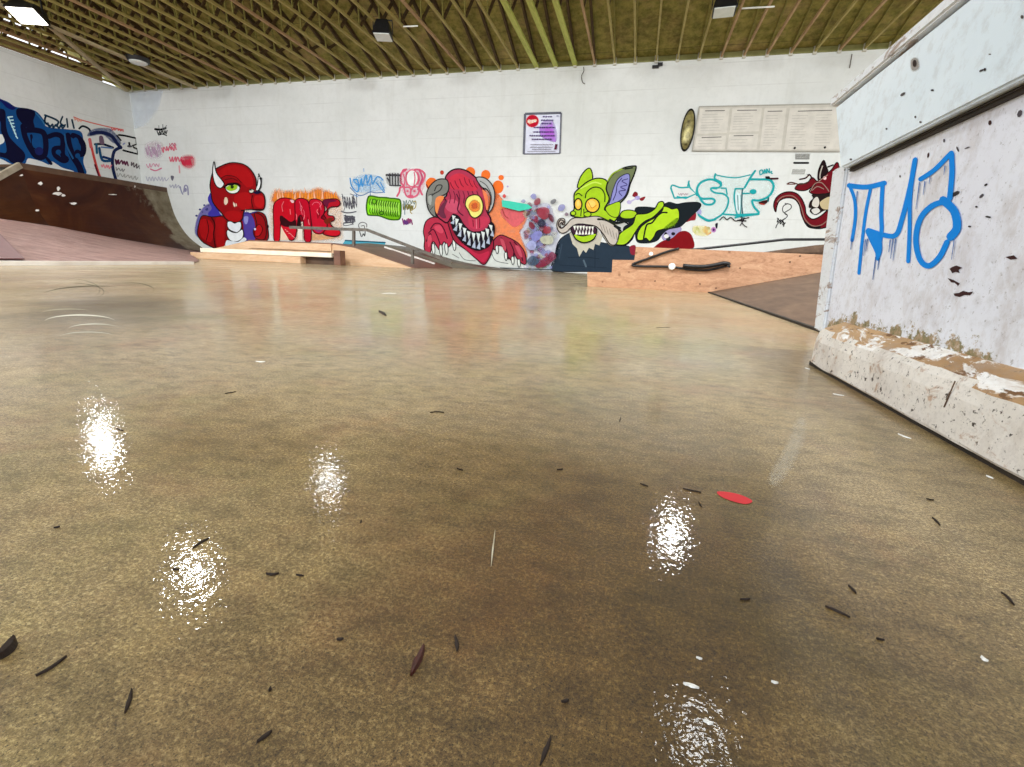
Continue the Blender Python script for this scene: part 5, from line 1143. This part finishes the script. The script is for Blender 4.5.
# oval plaque
c0 = on_y(687.6, 130.5)
t = empty('oval_plaque', (c0.x, D-.03, c0.z), 'narrow tilted oval plaque with dark rim and gold centre left of the notice board', 'plaque'); T0 = Vector(t.location)
def oval(sx, sz, y0_, y1_, m, name, dome=0):
    bm = bmesh.new(); n = 36; R = []
    ax = on_y(691.0, 110) - on_y(684.3, 151.5); L_ = ax.length/2; ax.normalize(); bx = Vector((ax.z, 0, -ax.x))
    for (k_, y_) in ((1, y1_), (1, y0_), (.6, y0_-dome*.6), (.2, y0_-dome)):
        R.append([bm.verts.new(bx*math.cos(2*math.pi*k/n)*.125*sx*k_ + ax*math.sin(2*math.pi*k/n)*L_*sz*k_ + Vector((0, y_, 0))) for k in range(n)])
    for A, B in zip(R, R[1:]):
        for k in range(n): bm.faces.new((A[k], A[(k+1) % n], B[(k+1) % n], B[k]))
    bm.faces.new(R[0]); bm.faces.new(R[-1]); return link(name, bm, m, t, smooth=True)
oval(1.05, 1.03, -.0, .025, M['black'], 'rim')
oval(.86, .93, -.006, .0, simple('gold_and_black_plaque', rgb(60, 50, 20), rgb(196, 184, 120), 9, .3, .2, metal=.3), 'face', .03)

# loose wires and a small bracket at the wall head
for (pts, lab) in (([(583.5, 67), (583.8, 71), (581.5, 76), (582.5, 82), (585, 84)], 'short loose wire curling down the wall head above the green ear'),
                   ([(852, 54), (851, 60), (849.5, 68)], 'thin loose wire hanging at the wall head beside the white box')):
    o = link('loose_wire', tube_bm(catmull([on_y(*p, D-.02) for p in pts], 4), .008, 6), M['steel']); tag(o, lab, 'wire')
p = on_y(657.5, 65.3, D-.04)
o = link('wall_bracket', box_bm(-.10, .03, -.03, .02, -.05, .0, .006, box_bm(.0, .10, -.03, .02, -.01, .04)), M['black'], loc=p); tag(o, 'small black bracket fixed at the wall head above the lilac ear', 'bracket')

# ------------------------------------------------------------------ marks and litter on the floor
P = Paint('paint_spot', 'flat red oval paint spot on the wet floor', 'floor', 'paint spot', off=.0004, step=.00005)
P.poly([(717, 492), (724, 491.5), (738, 494), (750, 499), (752, 502), (745, 504), (732, 501), (721, 496.5)], (206, 62, 66)); P.done()
P = Paint('scuff_mark', 'pale smeared scuff line on the floor left of the kerb', 'floor', 'scuff mark', off=.0004, step=.00005)
P.haze([(798, 425), (803, 424), (800, 440), (790, 462), (778, 480), (772, 478), (788, 450)], (214, 212, 200), 6, .16); P.done()
P = Paint('tyre_scuff', 'curved dark and pale wheel scuffs on the floor far left', 'floor', 'scuff mark', off=.0004, step=.00005)
for (cx_, cy_, rx, ry, a0, a1, w_, c) in ((70, 292, 34, 9, -1.6, .6, .8, (92, 84, 62)), (60, 290, 40, 12, -1.2, .5, .7, (100, 92, 68)), (120, 290, 34, 8, -1.5, .4, .8, (96, 86, 64)), (95, 300, 60, 14, -2.6, -1.2, .9, (84, 76, 54)), (80, 322, 36, 7, -3.0, -.3, 1.1, (206, 202, 186)), (95, 330, 28, 6, -2.9, -.6, .9, (196, 192, 176)), (88, 338, 30, 6, -2.8, -.5, .8, (190, 186, 168)), (70, 314, 30, 5, -2.9, -.9, .8, (170, 164, 144))):
    P.line([(cx_+rx*math.cos(a0+(a1-a0)*k/10), cy_+ry*math.sin(a0+(a1-a0)*k/10)) for k in range(11)], w_, c, True, 2)
P.done()

M['twig'] = wood('dark_wet_twig', rgb(20, 12, 6), rgb(34, 20, 10), rgb(56, 36, 20), 160, (1, 1, 1), .75)
M['leaf'] = wood('reddish_wet_bark', rgb(34, 8, 4), rgb(62, 18, 8), rgb(88, 34, 18), 160, (1, 1, 1), .5)
M['straw'] = simple('pale_straw', rgb(190, 184, 156), rgb(226, 222, 200), 90, .5, .1)
M['chip'] = simple('white_paint_flake', rgb(224, 222, 214), rgb(244, 243, 238), 60, .5, .1)
def sliver(px, w_, m, name, cat, lab, th=.0012, group=None):
    """small splinter lying on the floor, following image points px; w_ = half widths in metres"""
    pts = [on_z(*p, .0) for p in px]; c = pts[0].lerp(pts[-1], .5); pts = catmull([p-c for p in pts], 3) if len(pts) > 2 else pts and [pts[0]-c, Vector((0, 0, 0)), pts[1]-c]
    bm = bmesh.new(); n = len(pts); R = []
    for i, p in enumerate(pts):
        d = (pts[min(i+1, n-1)]-pts[max(i-1, 0)]).normalized(); s_ = Vector((d.y, -d.x, 0)); k = max(.22, math.sin(math.pi*(i+.4)/(n-.2))) ; hw = w_*k*.75
        j = 1+.25*math.sin(i*2.3)
        R.append([bm.verts.new(p+s_*hw*j+Vector((0, 0, .0002))), bm.verts.new(p+s_*hw*.4+Vector((0, 0, th))), bm.verts.new(p-s_*hw*.5+Vector((0, 0, th*.8))), bm.verts.new(p-s_*hw+Vector((0, 0, .0002)))])
    for A, B in zip(R, R[1:]):
        for k in range(4): bm.faces.new((A[k], A[(k+1) % 4], B[(k+1) % 4], B[k]))
    bm.faces.new(R[0]); bm.faces.new(R[-1])
    o = link(name, bm, m, loc=Vector((c.x, c.y, 0))); tag(o, lab, cat, group); return o
T_, Lf, St, Ch = M['twig'], M['leaf'], M['straw'], M['chip']
sliver([(424, 647), (418, 660), (411, 676)], .0024, Lf, 'bark_sliver', 'bark', 'reddish brown wet bark sliver at bottom centre of the floor', .002)
sliver([(495, 531), (493, 548), (491, 567)], .0006, St, 'straw', 'straw', 'thin pale straw lying upright at floor centre')
sliver([(209, 539), (201, 543), (193, 549)], .0012, T_, 'twig', 'twig', 'short dark twig beside the bright glare at lower left')
sliver([(16, 642), (8, 652), (0, 660)], .0030, T_, 'dead_leaf', 'leaf', 'crumpled dark dead leaf at the left edge of the floor', .004)
sliver([(67, 657), (52, 668), (36, 677)], .0010, T_, 'twig', 'twig', 'long thin curved twig near the left edge')
sliver([(132, 690), (129, 702), (125, 714)], .0011, T_, 'twig', 'twig', 'dark upright twig at lower left, right of the curved one')
sliver([(272, 732), (265, 737), (257, 743)], .0011, T_, 'twig', 'twig', 'small dark twig lowest left of the bark sliver')
sliver([(551, 737), (546, 750), (540, 766)], .0012, T_, 'twig', 'twig', 'dark twig running off the bottom edge at centre')
sliver([(683, 489), (690, 490.5), (701, 493)], .0012, T_, 'twig', 'twig', 'small dark twig just left of the red paint spot')
sliver([(825, 607), (836, 611), (850, 618)], .0013, T_, 'twig', 'twig', 'dark twig lying alone at lower right')
sliver([(932, 518), (936, 521), (940, 526)], .0014, T_, 'twig', 'twig', 'tiny dark twig below the kerb at right')
sliver([(1001, 593), (1008, 598), (1014, 606)], .0012, T_, 'twig', 'twig', 'split twig near the right edge of the floor')
sliver([(455, 636), (457, 644), (457, 652)], .0013, T_, 'twig', 'twig', 'tiny dark twig right of the bark sliver')
sliver([(266, 574), (272, 575), (279, 574)], .0012, T_, 'twig', 'twig', 'tiny dark twig between the lower left glare and the straw')
sliver([(640, 484), (643, 485), (648, 487)], .0011, T_, 'twig', 'twig', 'tiny dark twig above the bright glare right of centre')
sliver([(848, 586), (853, 590), (856, 594)], .0012, T_, 'twig', 'twig', 'tiny dark crumb above the lone twig at lower right')
sliver([(225, 394), (230, 393), (236, 392)], .0020, T_, 'twig', 'twig', 'small dark twig far left of centre, mid floor')
sliver([(430, 413), (437, 412), (444, 413)], .0014, T_, 'twig', 'twig', 'small dark twig mid floor left of centre')
sliver([(379, 312), (383, 313.5), (386, 316)], .008, T_, 'dead_leaf', 'leaf', 'small black leaf far off before the green block tag reflection', .006)
sliver([(656, 328), (663, 327.6), (670, 327.5)], .0022, T_, 'twig', 'twig', 'tiny dark twig on the far floor before the plywood ledge')
sliver([(683, 684), (691, 686), (699, 689)], .0013, Ch, 'paint_flake', 'paint flake', 'larger white paint flake at the bottom right of centre', group=None)
sliver([(703, 721), (708, 723), (713, 725)], .0011, Ch, 'paint_flake', 'paint flake', 'white paint flake lowest in the picture, right of centre')
sliver([(981, 657), (984, 660), (988, 662)], .0014, Ch, 'paint_flake', 'paint flake', 'white paint flake near the lower right edge')
sliver([(833, 394), (838, 395), (844, 396)], .0032, Ch, 'paint_flake', 'paint flake', 'white paint flake lying close to the kerb rounded end')
sliver([(898, 434), (905, 437), (911, 439)], .0026, Ch, 'paint_flake', 'paint flake', 'white paint flake lying midway along the kerb')
sliver([(986, 476), (990, 477.5), (993, 479)], .0020, Ch, 'paint_flake', 'paint flake', 'white paint flake by the near kerb at the right edge')
sliver([(805, 368), (808, 369), (810, 369.5)], .0026, Ch, 'paint_flake', 'paint flake', 'white paint flake at the rounded kerb corner')
sliver([(696, 658), (699, 659), (702, 660)], .0007, Ch, 'paint_flake', 'paint flake', 'tiny white speck above the larger white flake')
sliver([(771, 682), (774, 683), (778, 684)], .0008, Ch, 'paint_flake', 'paint flake', 'tiny white speck right of the larger white flake')
sliver([(256, 361.5), (261, 362), (265, 361.8)], .0040, Ch, 'paint_flake', 'paint flake', 'white paint flake on the far floor left of centre')
sliver([(382, 293.5), (389, 293.2), (396, 293.3)], .010, Ch, 'paint_flake', 'paint flake', 'pale flake far off beyond the black leaf')
for k, (px, py) in enumerate(((57, 528), (176, 570), (361, 522), (300, 576), (565, 702), (700, 505), (930, 500), (120, 430), (560, 470), (620, 420), (460, 470), (745, 600), (880, 640), (340, 640), (270, 690))):
    a_ = rq.uniform(0, 3.1); l_ = rq.uniform(3, 5)
    sliver([(px-l_*math.cos(a_), py-l_*.6*math.sin(a_)), (px, py), (px+l_*math.cos(a_), py+l_*.6*math.sin(a_))], .0008, T_, 'twig', 'twig', 'tiny dark crumb of bark scattered on the wet floor', group='tiny bark crumbs on the floor')
